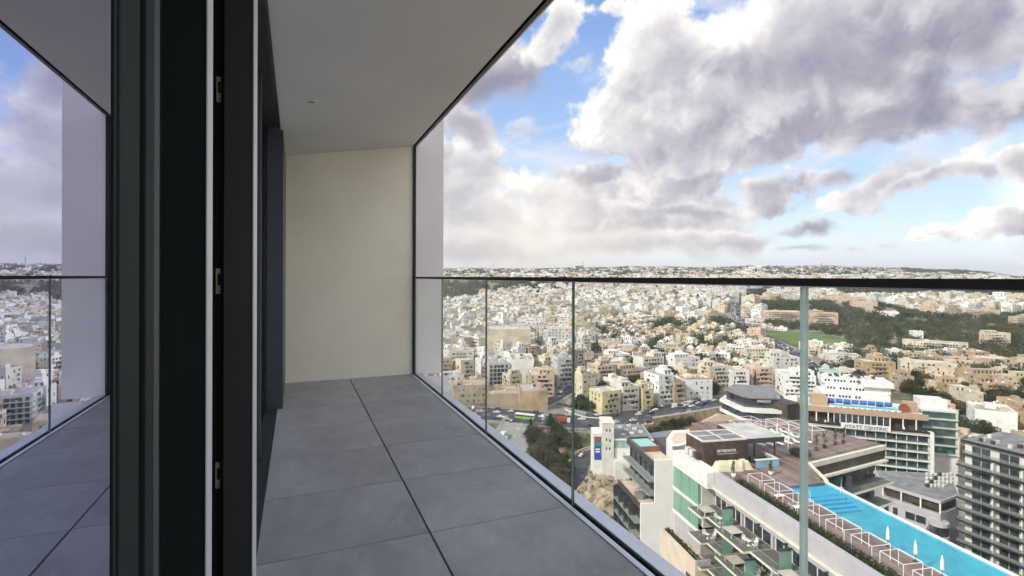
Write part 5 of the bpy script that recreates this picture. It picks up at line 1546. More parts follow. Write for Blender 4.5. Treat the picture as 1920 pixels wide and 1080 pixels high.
        if balc and side in (0, 1) and lod < 2:
            for f in range(1, nf):
                z = f * fh; bw = L * R.uniform(.16, .36) if feat != 'glassbalc' else L * .46; bo = R.uniform(-.13, .13) * L if feat != 'glassbalc' else 0
                if feat != 'glassbalc' and side == 1 and R.random() < .6: continue
                b_ = new('balcony'); pm = M_rglass if feat == 'glassbalc' else (W if R.random() < .6 else H_metal)
                if side == 0:
                    b_.box(bo - bw, bo + bw, y0 - 1.3, y0 - .04, z - .2, z, W); b_.box(bo - bw, bo + bw, y0 - 1.3, y0 - 1.2, z + .001, z + .95, pm)
                    if lod == 0:
                        nn = max(1, int(bw * 2 / 2.4))
                        for q in range(nn):
                            a = bo - bw + 2 * bw * (q + .2) / nn; e = a + 1.2 * bw / nn; g.add([(a, y0 - .05, z + .1), (e, y0 - .05, z + .1), (e, y0 - .05, z + 2.2), (a, y0 - .05, z + 2.2)], [(0, 1, 2, 3)], H_win)
                else:
                    b_.box(x0 - 1.3, x0 - .04, bo - bw, bo + bw, z - .2, z, W); b_.box(x0 - 1.3, x0 - 1.2, bo - bw, bo + bw, z + .001, z + .95, pm)
                    if lod == 0: g.add([(x0 - .05, bo + bw * .6, z + .1), (x0 - .05, bo - bw * .1, z + .1), (x0 - .05, bo - bw * .1, z + 2.2), (x0 - .05, bo + bw * .6, z + 2.2)], [(0, 1, 2, 3)], H_win)
    return balc


HOUSES = []       # (thing, px, py, descr tuple)
LAND = [('main road bus', 985, 782)]


def place_house(x, y, rz, w, d, nf, wallc, R, feat=None, special=None, kindn='house', fh=3.2):
    z = ground_z(x, y)
    t = thing('house' if kindn == 'house' else kindn.replace(' ', '_'), None, kindn, (x, y, z), rz, 'houses of the town')
    parts = {}
    def new(part):
        if part in ('water_tank', 'balcony', 'stair_hut', 'solar_heater'):
            b = MB(); parts.setdefault(part, []).append(b); return b
        if part not in parts: parts[part] = [MB()]
        return parts[part][0]
    bal = house(new, R, w, d, nf, wallc, 0, feat, fh)
    for part, lst in parts.items():
        for b in lst:
            if b.f: b.build(part, t, kind='stuff' if part in ('glazing', 'window_sill') else None)
    px, py, dd = pix((x, y, z + nf * fh * .5))
    feats = []
    if 'solar_heater' in parts: feats.append('solar panel')
    if bal: feats.append('balconies')
    HOUSES.append([t, px, py, dd, wallc, nf, kindn, feats, special])
    return t


def man(px, base, wpx, hpx, depth, wallc, special, feat=None, turn=0.0, kindn='house', nf=None):
    p = hit(px, base); _, _, dd = pix(p)
    w = wpx * dd / FPX; h = hpx * dd / FPX
    nf = nf or max(1, round(h / 3.2)); fh = h / nf
    rz = -YAW - atan2(px - 960, FPX) * .6 + turn
    q = p + Vector((-sin(rz), cos(rz), 0)) * depth / 2
    MAN.append((q.x, q.y, max(w, depth) * .5))
    if special: LAND.append((special.split('@')[-1], px, base - hpx / 2))
    return place_house(q.x, q.y, rz, w, depth, nf, wallc, random.Random(int(px * 7 + base)), feat, special.split('@')[0] if special else None, kindn, fh)


MAN = []
for a in (
    (955, 676, 82, 58, 26, 'cream', 'large blank cream walled block standing over the white town@blank cream block', 'blank', .05),
    (936, 729, 40, 46, 20, 'pale grey', 'white framed apartment block with rows of glass balconies facing the junction@glass balcony block', 'glassbalc', .25),
    (980, 727, 42, 52, 24, 'white', 'bright white windowless block joined behind the glass balcony block@bright white block', 'blank', .05),
    (1016, 743, 48, 40, 16, 'peach', 'orange peach apartment house with balconies near the rising side street@orange peach house', 'balc', .1),
    (1062, 724, 34, 52, 18, 'pale grey', 'grey balconied apartment block beside the rising side street@grey balconied block', 'balc', .3),
    (1002, 770, 52, 34, 24, 'ochre', 'ochre walled warehouse with a plain front above the main road@ochre warehouse', 'blank', .1),
    (945, 763, 62, 22, 26, 'tan', 'low rubble walled tan building joined to the ochre warehouse@low tan building', 'blank', .1),
    (884, 757, 66, 32, 20, 'tan', 'tan stepped stone house above the parked cars by the junction@tan stepped house', None, .15),
    (850, 742, 40, 36, 16, 'white', 'white house left of the tan stepped stone house@white corner house', None, .2),
    (866, 706, 46, 46, 18, 'off-white', 'off-white apartment block with many windows near the balcony glass edge@many windowed block', 'balc', .1),
    (900, 700, 60, 26, 18, 'peach', 'peach rendered low block in front of the blank cream block@low peach block', None, .1),
    (1050, 660, 48, 44, 18, 'off-white', 'white apartment house with small regular windows beside the valley street@valley street house', None, .0),
    (1138, 724, 40, 38, 15, 'beige', 'beige balconied house above the dark round trees@beige balconied house', 'balc', .5),
    (1190, 718, 58, 26, 16, 'beige', 'wide beige villa with arches and roof tanks on the hillside@wide beige villa', 'balc', .5),
    (1226, 702, 46, 32, 15, 'off-white', 'off-white villa with stepped roof terraces left of the bright white villa@stepped villa', None, .5),
    (1290, 703, 52, 32, 15, 'white', 'bright white villa with dark shuttered windows on the hillside@bright white villa', None, .45),
    (1147, 776, 40, 40, 15, 'yellow', 'yellow house with red shaded balcony at the roadside@yellow roadside house', 'balc', .5),
    (1184, 770, 36, 44, 15, 'off-white', 'cream white house standing between two yellow houses@cream white house', None, .5),
    (1216, 768, 24, 38, 14, 'yellow', 'narrow yellow house with arcaded balcony right of the cream white house@narrow yellow house', 'balc', .5),
    (1250, 757, 34, 54, 16, 'white', 'tall white apartment block with stacked balconies above the car park@tall white apartment block', 'balc', .55),
    (1275, 757, 24, 40, 14, 'tan', 'grey tan apartment block with open balconies right of the tall white one@open balcony block', 'balc', .4),
    (1312, 750, 52, 38, 16, 'white', 'white house with an orange rimmed roof terrace beside the road@orange rimmed house', 'rim', .35),
    (1352, 726, 46, 38, 16, 'cream', 'cream apartment block with framed balconies behind the orange rimmed house@framed balcony block', 'balc', .45),
    (1388, 727, 36, 32, 16, 'white', 'white block with tall dark openings beside the cypress tree@dark opening block', None, .3),
    (1430, 722, 42, 33, 15, 'peach', 'peach house with arched openings right of the cypress tree@peach arched house', None, .3),
    (1476, 712, 48, 42, 16, 'off-white', 'tall plain off-white house left of the broad road@plain off-white house', None, .3),
    (1440, 684, 76, 24, 16, 'cream', 'long cream terrace of houses above the peach arched house@long cream terrace', None, .25),
    (1500, 744, 56, 40, 20, 'white', 'white block with stepped roofs behind the dark tower slab@stepped white block', None, .1),
    (1559, 724, 28, 28, 14, 'pale teal', 'pale teal box shaped block behind the white terraced block@pale teal block', 'blank', .0),
    (1650, 712, 54, 34, 16, 'ochre', 'ochre stone house with arches below the tree belt@ochre arched house', None, .2),
    (1741, 706, 84, 27, 16, 'cream', 'long cream house with white roof edges below the tree belt@long cream house', None, -.1),
    (1752, 657, 96, 17, 14, 'cream', 'long low cream building with a blue base beside the woods@long low building', None, -.25),
    (1722, 638, 16, 18, 12, 'white', 'small white pointed building at the end of the long low building@small white building', 'blank', .1),
    (1874, 646, 38, 22, 14, 'cream', 'cream villa with dark openings standing alone in the woods@lone cream villa', None, .3),
    (1916, 613, 26, 20, 14, 'beige', 'beige villa at the wood edge by the far right@far beige villa', None, .1),
    (1815, 577, 104, 12, 60, 'white', 'long low white sheds beyond the woods@white sheds', 'blank', 0),
    (1470, 606, 66, 22, 26, 'peach', 'broad peach stone estate behind the green field@peach estate', None, .1),
    (1546, 612, 46, 26, 20, 'peach', 'peach stone villa right of the peach estate above the field@field villa', None, .1),
    (1585, 680, 52, 14, 18, 'off-white', 'low off-white shed with pale roof beside the car park@low shed', 'blank', .0),
    (1868, 812, 60, 40, 20, 'white', 'white block with a blank side behind the balcony block penthouse@blank sided white block', 'blank', -.1),
    (1622, 578, 40, 13, 26, 'peach', 'peach stone building among the trees beyond the green field@woodland peach building', None, 0),
    (1632, 590, 8, 20, 8, 'beige', 'slim beige tower rising from the woods@slim wood tower', 'blank', 0),
    (1585, 566, 60, 11, 40, 'peach', 'long peach building at the top edge of the woods@long peach building', None, 0),
    (1668, 592, 30, 8, 22, 'white', 'low pale roofed building hidden in the woods@low wood building', 'blank', 0),
    (1745, 583, 42, 10, 26, 'peach', 'peach building at the wood edge before the white sheds@wood edge building', None, 0),
    (1840, 592, 54, 12, 24, 'beige', 'beige houses row before the long white sheds@beige row', None, 0),
    (1800, 690, 60, 16, 22, 'beige', 'pinkish low shed with dark bays right of the long low building@bay fronted shed', None, -.2),
):
    man(*a)

# districts of regular rows with their own direction
R0 = random.Random(2024)
seeds = []
for k in range(46):
    ang = YAW + R0.uniform(-.52, .85); dd = 260 * (4200 / 260) ** (R0.random() ** .75)
    seeds.append((dd * sin(ang), dd * cos(ang), R0.uniform(-.8, .8) - YAW))


def road_clear(x, y, m_):
    for name, pts, wd in ROADS:
        for p in pts[::2]:
            if abs(p.x - x) < wd / 2 + m_ + 4 and abs(p.y - y) < wd / 2 + m_ + 4 and hypot(p.x - x, p.y - y) < wd / 2 + m_: return False
    return True


def town_colour(px, py, R):
    if py < 600 or px < 1110 and py < 690:
        return R.choices(('white', 'off-white', 'pale grey', 'cream', 'beige', 'tan'), (30, 26, 8, 18, 12, 6))[0]
    if px > 1540 and py > 650:
        return R.choices(('tan', 'ochre', 'beige', 'cream', 'off-white', 'white'), (26, 26, 20, 14, 8, 6))[0]
    return R.choices(('white', 'off-white', 'cream', 'beige', 'peach', 'tan', 'yellow', 'pale grey'), (22, 22, 22, 16, 8, 5, 2, 3))[0]


cand = []
for (sx, sy, sa) in seeds:
    ds = hypot(sx, sy); sp = 12.6 if ds < 800 else (17.5 if ds < 1700 else 27.0)
    c_, s_ = cos(sa), sin(sa); ext = max(130, ds * .45); n = int(ext / sp)
    for i in range(-n, n + 1):
        for j in range(-n, n + 1):
            jx = i * sp + (i // 7) * 9; jy = j * sp * 1.04 + (j // 2) * 8.5
            x, y = sx + jx * c_ - jy * s_, sy + jx * s_ + jy * c_
            dd = x * SY + y * CY
            if dd < 240 or dd > 4300: continue
            px = 960 + FPX * (x * CY - y * SY) / dd
            if px < 690 or px > 2150: continue
            best = min(((x - a) ** 2 + (y - b) ** 2) / (1.0) for a, b, _ in seeds)
            if (x - sx) ** 2 + (y - sy) ** 2 > best + 1: continue
            z = ground_z(x, y); py = HOR - FPX * z / dd
            if any(inpoly(px, py, g) for g in GREEN) or inpoly(px, py, FIELD): continue
            if py > 752 and not (1735 < px < 2150 and py < 850 and hypot(x - 200, y - 130) > 44): continue
            if py > 700 and 1340 < px < 1735 and not (1575 < px and py < 742): continue
            if dd < 620 and any(hypot(x - a, y - b) < r + sp * .52 for a, b, r in MAN): continue
            if not road_clear(x, y, 9): continue
            cand.append((dd, x, y, sa, sp, px, py))
cand.sort()
print('house candidates', len(cand))
far = XMB(); nthing = 0; GARD = []
for (dd, x, y, sa, sp, px, py) in cand:
    R = random.Random(int(x * 31 + y * 17))
    villa = py > 600 and px > 1110
    if R.random() > (.96 if not villa else .55) - (.15 if dd > 1700 else 0) - (.35 if dd > 2700 else 0):
        GARD.append((x, y, dd, sp, px, py)); continue
    if px > 1690 and py < 514: continue
    nf = R.choice((1, 2, 2, 2, 3, 2)) if villa else R.choice((3, 4, 4, 5, 3, 6, 5))
    if px > 1560 and py > 660: nf = R.choice((1, 2, 2, 3, 3))
    w, d = sp * R.uniform(.78, 1.0), sp * R.uniform(.80, 1.03)
    q_ = R.random()
    if q_ < .12: w *= R.uniform(1.4, 2.3)
    elif q_ < .2: w *= 1.5; d *= 1.5; nf += 1
    elif q_ < .4: w *= .7; d *= .8; nf = max(1, nf - 1)
    rz = sa + R.choice((0, pi / 2, pi, -pi / 2)) * 1.0
    wc = town_colour(px, py, R)
    # turn the fronted side towards the viewer
    best = min((0, pi / 2, pi, -pi / 2), key=lambda q: abs(((sa + q + YAW + pi) % (2 * pi)) - pi))
    rz = sa + best
    if R.random() < (.30 if villa else .06) and dd < 1700: GARD.append((x + sin(rz) * sp * .62, y - cos(rz) * sp * .62, dd, 4, px, py))
    if nthing < 262:
        place_house(x, y, rz, w, d, nf, wc, R); nthing += 1
    else:
        lod = 0 if dd < 620 else (1 if dd < 1250 else 2)
        far.xf = (x, y, ground_z(x, y), cos(rz), sin(rz))
        house(lambda part: far, R, w, d, nf, wc, max(1, lod))
far.build('town_houses', kind='stuff')
print('far houses faces', len(far.f))

HAZE_D = .00008
# ------------------------------------------------------------------ trees
def crown_mesh(kind, seed, n, leaf):
    R = random.Random(seed); b = MB(); m1, m2 = {'dark': (M_leafd, M_leafh), 'olive': (M_leafm, M_leafh), 'brown': (M_leafb, M_leafm), 'yellow': (M_leafy, M_leafm)}[kind[0]]
    if kind[1] == 'round':
        lobes = [(R.uniform(-.5, .5), R.uniform(-.5, .5), R.uniform(.45, 1.15), R.uniform(.38, .62)) for _ in range(8)]
        for (x, y, z, r) in lobes: leaves(b, (x, y, z), (r, r, r * .8), n // 8, leaf, m1 if R.random() < .6 else m2, R)
    elif kind[1] == 'cypress':
        for k in range(10): leaves(b, (0, 0, .2 + k * .3), (.30 * (1 - (k / 11) ** 2), .30 * (1 - (k / 11) ** 2), .24), n // 10, leaf, m1, R)
    else:      # tiered conifer
        for k in range(9):
            r = .95 * (1 - k / 9.5)
            leaves(b, (0, 0, .35 + k * .28), (r, r, .10), n // 9, leaf, m1, R)
    return b.mesh('crown')


trunk_me = MB().tube((0, 0, -.3), (.03, .02, .75), .07, M_bark, 6, .035)
trunk_me.tube((.02, 0, .45), (.32, .1, .8), .035, M_bark, 5, .015).tube((.02, 0, .4), (-.28, .18, .78), .035, M_bark, 5, .015).tube((.02, 0, .5), (0, -.3, .85), .03, M_bark, 5, .015)
trunk_me = trunk_me.mesh('trunk')
CROWN = {}
for nm, kd in (('dark', ('dark', 'round')), ('olive', ('olive', 'round')), ('brown', ('brown', 'round')), ('yellow', ('yellow', 'round')), ('cypress', ('dark', 'cypress')), ('conifer', ('dark', 'conifer'))):
    CROWN[nm] = [crown_mesh(kd, 100 + k, 1400 if nm in ('dark', 'olive', 'brown') else 900, .075) for k in range(2 if nm in ('cypress', 'conifer', 'yellow') else 3)]
TREES = []


def tree(x, y, r, kind, special=None, z=None):
    R = random.Random(int(x * 13 + y * 7)); z = ground_z(x, y) if z is None else z
    t = thing('tree' if kind not in ('cypress', 'conifer') else kind + '_tree', None, 'tree', (x, y, z), R.uniform(0, 6.28), 'trees among the houses and roads')
    sc = (r, r, r * R.uniform(.85, 1.15))
    o = link('crown', R.choice(CROWN[kind]), t); o.scale = sc
    o = link('trunk', trunk_me, t); o.scale = sc if kind != 'cypress' else (r * .6, r * .6, r)
    px, py, dd = pix((x, y, z + r))
    TREES.append([t, px, py, dd, kind, special])


def tpx(px, py, rpx, kind, special=None):
    p = hit(px, py); dd = pix(p)[2]; tree(p.x, p.y, rpx * dd / FPX, kind, special)


RT = random.Random(88)
for a in ((996, 818, 11, 'conifer', 'dark tiered conifer by the bus at the junction'), (1033, 800, 10, 'conifer', 'dark tiered conifer on the island right of the bus'),
          (1000, 815, 14, 'dark', None), (1035, 803, 13, 'dark', None),
          (1272, 676, 9, 'cypress', 'pointed dark tree left of the bright white villa'), (1310, 660, 7, 'cypress', 'small pointed tree above the bright white villa'), (1416, 722, 8.5, 'cypress', 'tall cypress left of the peach arched house'),
          (1345, 668, 5, 'cypress', None), (1222, 820, 15, 'olive', 'broad round tree rising between the road and the white stair tower'), (1248, 808, 14, 'yellow', 'yellow green tree behind the glazed block roof'), (1265, 806, 14, 'olive', None), (1280, 800, 14, 'olive', None), (1296, 796, 13, 'brown', None), (1232, 812, 10, 'dark', None),
          (1082, 766, 13, 'dark', None), (1096, 768, 15, 'dark', None), (1112, 770, 15, 'dark', None), (1128, 770, 12, 'dark', None), (1090, 758, 12, 'dark', None), (1104, 757, 12, 'olive', None),
          (1145, 735, 12, 'dark', None), (1155, 738, 10, 'dark', None), (1215, 727, 13, 'olive', None), (1200, 724, 9, 'dark', None), (1315, 715, 12, 'dark', None), (1325, 705, 12, 'dark', None), (1300, 706, 8, 'olive', None),
          (1340, 740, 9, 'dark', None), (1400, 735, 9, 'olive', None), (1190, 660, 13, 'dark', None), (1205, 662, 12, 'dark', None), (1225, 664, 12, 'dark', None), (1245, 666, 11, 'dark', None),
          (1310, 625, 9, 'olive', None), (1525, 710, 10, 'dark', None), (1520, 700, 10, 'dark', None), (1860, 730, 13, 'olive', 'large round tree among the ochre houses at right'), (1690, 695, 13, 'dark', None), (1685, 690, 11, 'dark', None), (1715, 740, 10, 'dark', None), (1725, 742, 9, 'dark', None),
          (1600, 690, 12, 'dark', None), (1615, 692, 12, 'olive', None), (1590, 686, 10, 'dark', None), (1795, 685, 10, 'olive', None), (1905, 690, 11, 'dark', None), (1900, 640, 14, 'dark', None)):
    tpx(*a)
for k in range(62):          # wooded slope between the ramp and the curved road
    px, py = RT.uniform(985, 1082), RT.uniform(818, 925)
    if px < 985 + (py - 818) * .42 or (px > 1066 and py > 845): continue
    tpx(px, py, RT.uniform(10, 19) * (1 + (py - 818) / 300), RT.choice(('olive', 'brown', 'brown', 'dark', 'olive')))
for (px, py, k) in ((1128, 925, 'olive'), (1118, 938, 'yellow'), (1135, 950, 'olive'), (1060, 915, 'yellow'), (1044, 920, 'yellow'), (1130, 885, 'dark'), (1122, 900, 'olive')): tpx(px, py, 8, k)
gb_ = MB()
for (x, y, dd, sp, px, py) in GARD:
    R = random.Random(int(x + y)); near = dd < 700 and len(TREES) < 285
    for k in range(3 if sp > 5 else 1):
        xx, yy = x + R.uniform(-.3, .3) * sp, y + R.uniform(-.3, .3) * sp
        if not road_clear(xx, yy, 2): continue
        if near: tree(xx, yy, R.uniform(4.4, 6.8), R.choice(('dark', 'dark', 'olive', 'olive', 'brown')))
        else:
            r = R.uniform(4.5, 7) * (1 if dd < 1200 else 1.8); z = ground_z(xx, yy)
            leaves(gb_, (xx, yy, z + r * .9), (r, r, r * .8), 60 if dd < 1200 else 20, r * (.14 if dd < 1200 else .28), R.choice((M_leafd, M_leafd, M_leafh, M_leafm)), R)
gb_.build('garden_trees', kind='stuff')
n_ = 0
while n_ < 20:               # gardens and streets of the villa quarter
    px, py = RT.uniform(1110, 1930), RT.uniform(590, 745)
    if 1340 < px < 1560 and py > 690: continue
    p = hit(px, py)
    if not road_clear(p.x, p.y, 3) or inpoly(px, py, FIELD) or any(inpoly(px, py, g) for g in GREEN): continue
    if any(hypot(p.x - h[0].location.x, p.y - h[0].location.y) < 9.0 for h in HOUSES): continue
    tree(p.x, p.y, RT.uniform(3, 5.2), RT.choice(('dark', 'dark', 'olive', 'olive', 'brown'))); n_ += 1


def woods(polys, spacing, rr, nl, leaf, name, dmax=5000, keep=1.0, first=0):
    b = MB(); R = random.Random(len(polys) * 7 + int(spacing)); cnt = 0
    for poly in polys:
        xs = [q[0] for q in poly]; ys = [q[1] for q in poly]
        py = min(ys)
        while py < max(ys):
            dd = pix(hit(1200, py))[2]
            p0, p1 = hit(min(xs), py), hit(max(xs), py)
            n = max(1, int((p1 - p0).length / spacing))
            for k in range(n):
                px = min(xs) + (max(xs) - min(xs)) * (k + R.random()) / n; qy = py + R.uniform(-.5, .5) * .8
                if not inpoly(px, qy, poly) or inpoly(px, qy, FIELD) or inpoly(px, qy, FIELD2) or R.random() > keep: continue
                if mnoise.noise(Vector((px / 26, py / 7, 3))) < -.16: continue
                p = p0.lerp(p1, (k + .5) / n); p = hit(px, qy)
                if not road_clear(p.x, p.y, 2): continue
                if any(abs(px - h[1]) < 14 and abs(qy - h[2]) < 9 for h in HOUSES if h[8]): continue
                r = R.uniform(*rr); m_ = R.choice((M_leafd, M_leafd, M_leafh, M_leafh, M_leafm, M_leafm, M_leafb))
                if first and cnt < first and dd < 900 and R.random() < .5:
                    tree(p.x, p.y, r * .9, R.choice(('dark', 'dark', 'olive'))); cnt += 1; continue
                leaves(b, (p.x, p.y, p.z + r * .7), (r, r, r * .7), nl, leaf * R.uniform(.8, 1.3), m_, R)
                leaves(b, (p.x + R.uniform(-r, r) * .5, p.y + R.uniform(-r, r) * .5, p.z + r * 1.1), (r * .5, r * .5, r * .5), nl // 3, leaf, M_leafm if R.random() < .3 else m_, R)
            # advance roughly one spacing in depth
            pn = py + .2
            while pn < max(ys) and (pix(hit(1200, py))[2] - pix(hit(1200, pn))[2]) < spacing: pn += .25
            py = pn
    b.build(name, kind='stuff'); print(name, len(b.f))


woods([GREEN[1], GREEN[3], GREEN[4], GREEN[5]], 8.5, (4.0, 6.5), 70, .75, 'woodland', first=60)
woods([GREEN[0]], 20, (6, 10), 26, 2.3, 'woodland')
woods([GREEN[2]], 22, (7, 11), 26, 2.4, 'woodland')
b = MB(); R = random.Random(6)          # greenery seen on the far ridge and between far houses
for k in range(6400):
    px = R.uniform(700, 2100); py = R.uniform(506, 600) if k % 2 else R.uniform(503, 522); 
    if py < ridge_y(px) + 1.0: continue
    if 556 < py and px < 1110: 
        if R.random() < .6: continue
    if not (px > 1690 and py < 517) and mnoise.noise(Vector((px / 60, py / 7, 9))) < (-.12 if py < 522 else .12): continue
    p = hit(px, py); dd = pix(p)[2]
    if dd > 3900: continue
    r = R.uniform(4, 9) * (1 if dd < 1500 else 1.6)
    if not road_clear(p.x, p.y, 2): continue
    leaves(b, (p.x, p.y, p.z + r * .7), (r * 1.3, r * 1.3, r * .7), 22, r * .28, R.choice((M_leafd, M_leafh)), R)
b.build('far_greenery', kind='stuff')
# scrub on the open slopes near the roads
b = MB(); R = random.Random(16)
for k in range(620):
    px, py = R.uniform(880, 1150), R.uniform(795, 960)
    p = hit(px, py)
    if not road_clear(p.x, p.y, 1.2) or (px < 1000 and py < 815 and R.random() < .5): continue
    if hypot(p.x - 105, p.y - 165) < 14: continue
    leaves(b, (p.x, p.y, p.z + .5), (R.uniform(.8, 2.2), R.uniform(.8, 2.2), .7), 26, .28, R.choice((M_leafm, M_leafb, M_leafy, M_leafh)), R)
for k in range(150):
    i_, j_ = R.randrange(3, 33), R.randrange(4, 33); p = g_[i_ * 35 + j_]
    if i_ > 9 and j_ > 27: continue
    if k % 3: leaves(b, (p[0] + R.uniform(-.8, .8), p[1] + R.uniform(-.8, .8), p[2] + .5), (R.uniform(.6, 1.8), R.uniform(.6, 1.8), .6), 30, .26, R.choice((M_leafm, M_leafh, M_leafy, M_leafh)), R)
    else:
        r = R.uniform(.4, 1.1); b.lathe([(r * .7, -.3), (r, .1), (r * .8, r * .5), (r * .2, r * .8)], M_rock, 5, (p[0], p[1], p[2]))
b.build('scrub', kind='stuff')

# ------------------------------------------------------------------ walls, lamps, masts
def wall_along(pxs, h, th, m_, label, cat, lift=0.0, posts=0, off=0.0):
    pts = resample(smooth_pts([hit(*p) for p in pxs], 1), 4.0)
    c = pts[0].copy(); t = thing('stone_wall' if not posts else 'retaining_wall', label, cat, tuple(c))
    b = MB()
    for i in range(len(pts) - 1):
        p, q = pts[i] - c, pts[i + 1] - c; d = (q - p); d.z = 0; d.normalize(); n = Vector((-d.y, d.x, 0)) * th / 2
        b.add([tuple(p - n + Vector((0, 0, -4))), tuple(q - n + Vector((0, 0, -4))), tuple(q + n + Vector((0, 0, -4))), tuple(p + n + Vector((0, 0, -4))),
               tuple(p - n + Vector((0, 0, h))), tuple(q - n + Vector((0, 0, h))), tuple(q + n + Vector((0, 0, h))), tuple(p + n + Vector((0, 0, h)))],
              [(4, 5, 6, 7), (0, 1, 5, 4), (1, 2, 6, 5), (2, 3, 7, 6), (3, 0, 4, 7)], m_)
    b.build('wall', t)
    if posts:
        for p in pts[::posts]:
            q = p - c; MB().box(q.x - .35, q.x + .35, q.y - .35, q.y + .35, h + .001, h + 1.2, M_wht2).build('post', t)
    return t
wall_along([(1182, 801), (1240, 796), (1290, 787), (1350, 778), (1385, 770)], 1.0, .6, M_stonew, 'ochre stone retaining wall with pale posts below the main road', 'retaining wall', posts=1)
wall_along([(1160, 838), (1120, 838), (1092, 845), (1072, 860), (1064, 880), (1062, 905)], 1.2, .7, M_stonew, 'curved stone wall along the outer side of the bending side road', 'wall')
wall_along([(1112, 862), (1108, 880), (1114, 900), (1120, 915), (1100, 925)], 1.6, .7, M_stonew, 'stone wall along the inner side of the bending side road', 'wall')
wall_along([(1060, 768), (1090, 783), (1140, 786)], .8, .5, M_wht2, 'low pale wall under the dark round trees beside the junction', 'wall')
bw = thing('retaining_wall', 'tall ochre stone face under the main road behind the hotel roof', 'retaining wall', tuple(hit(1290, 800)))
b = MB(); c = bw.location
pts = [at(1225, 812, -84) - c, at(1290, 801, -84) - c, at(1350, 789, -84) - c, at(1380, 782, -84) - c]
for p, q in zip(pts, pts[1:]): b.quad((p.x, p.y, -3), (q.x, q.y, -3), (q.x, q.y, 6.5), (p.x, p.y, 6.5), M_stonew); b.quad((p.x, p.y, 6.5), (q.x, q.y, 6.5), (q.x + 1.5, q.y + 3, 6.5), (p.x + 1.5, p.y + 3, 6.5), M_pave)
b.build('stone_face', bw)

lamp0 = None; nl_ = 0
for rn_, (nm, pts, wd) in zip(('main road', 'avenue'), ROADS[:1] + ROADS[5:6]):
    nl_ = 0
    q = resample(pts, 34.0)
    for i in range(1, len(q) - 1, 2 if rn_ == 'main road' else 4):
        p = q[i]; d = (q[i + 1] - q[i - 1]).normalized(); n = Vector((-d.y, d.x, 0))
        loc = p + n * (wd / 2 + .6); rz = atan2(-n.y, -n.x)
        lab = f'grey street lamp, {nth(nl_)} along the {rn_} from its left end'
        if lamp0 is None:
            lamp0 = thing('street_lamp', lab, 'street lamp', tuple(loc), rz, 'street lamps along the main road')
            MB().tube((0, 0, -.2), (0, 0, 8.5), .11, H_metal, 6, .07).build('pole', lamp0); MB().tube((0, 0, 8.5), (1.8, 0, 9.0), .06, H_metal, 5).build('arm', lamp0); MB().box(1.7, 2.5, -.15, .15, 8.9, 9.05, H_metal).build('lamp_head', lamp0)
        else:
            c = copy_tree(lamp0); c.location = loc; c.rotation_euler = (0, 0, rz); c['label'] = lab
        nl_ += 1
for (px, y0, y1, lab) in ((925, 492, 508, 'thin mast rising from the far ridge at the left'), (1093, 488, 506, 'thin mast beside the square block on the ridge'), (1541, 490, 503, 'dark mast on the crest of the ridge beside the thick glass joint'), (1752, 500, 508, 'short mast on the right part of the ridge'), (1792, 498, 508, 'tallest mast on the right end of the ridge')):
    r = ray(px, y1); dd = 3550 / (r.x * SY + r.y * CY); p = r * dd; p.z = ground_z(p.x, p.y); top = (HOR - y0) * 3550 / FPX
    t = thing('radio_mast', lab, 'mast', tuple(p), 0, 'masts on the ridge')
    MB().tube((0, 0, -2), (0, 0, top - p.z), 1.5, M_dframe, 4, .8).build('pole', t); MB().box(-4, 4, -.8, .8, (top - p.z) * .7, (top - p.z) * .7 + 2, M_dframe).build('aerial', t)
t = thing('ridge_block', 'square dark topped block standing out on the left part of the ridge', 'building', (0, 0, 0)); r = ray(1084, 512); p = r * (3400 / (r.x * SY + r.y * CY)); t.location = (p.x, p.y, ground_z(p.x, p.y))
b = MB(); b.box(-28, 28, -15, 15, -5, 34, WALLS['pale grey']); b.build('wall', t); b = MB()
for k in range(5): b.box(-29, 29, -15.5, -15.05, 3 + k * 6.5, 6.5 + k * 6.5, H_win)
b.build('glazing', t, kind='stuff')

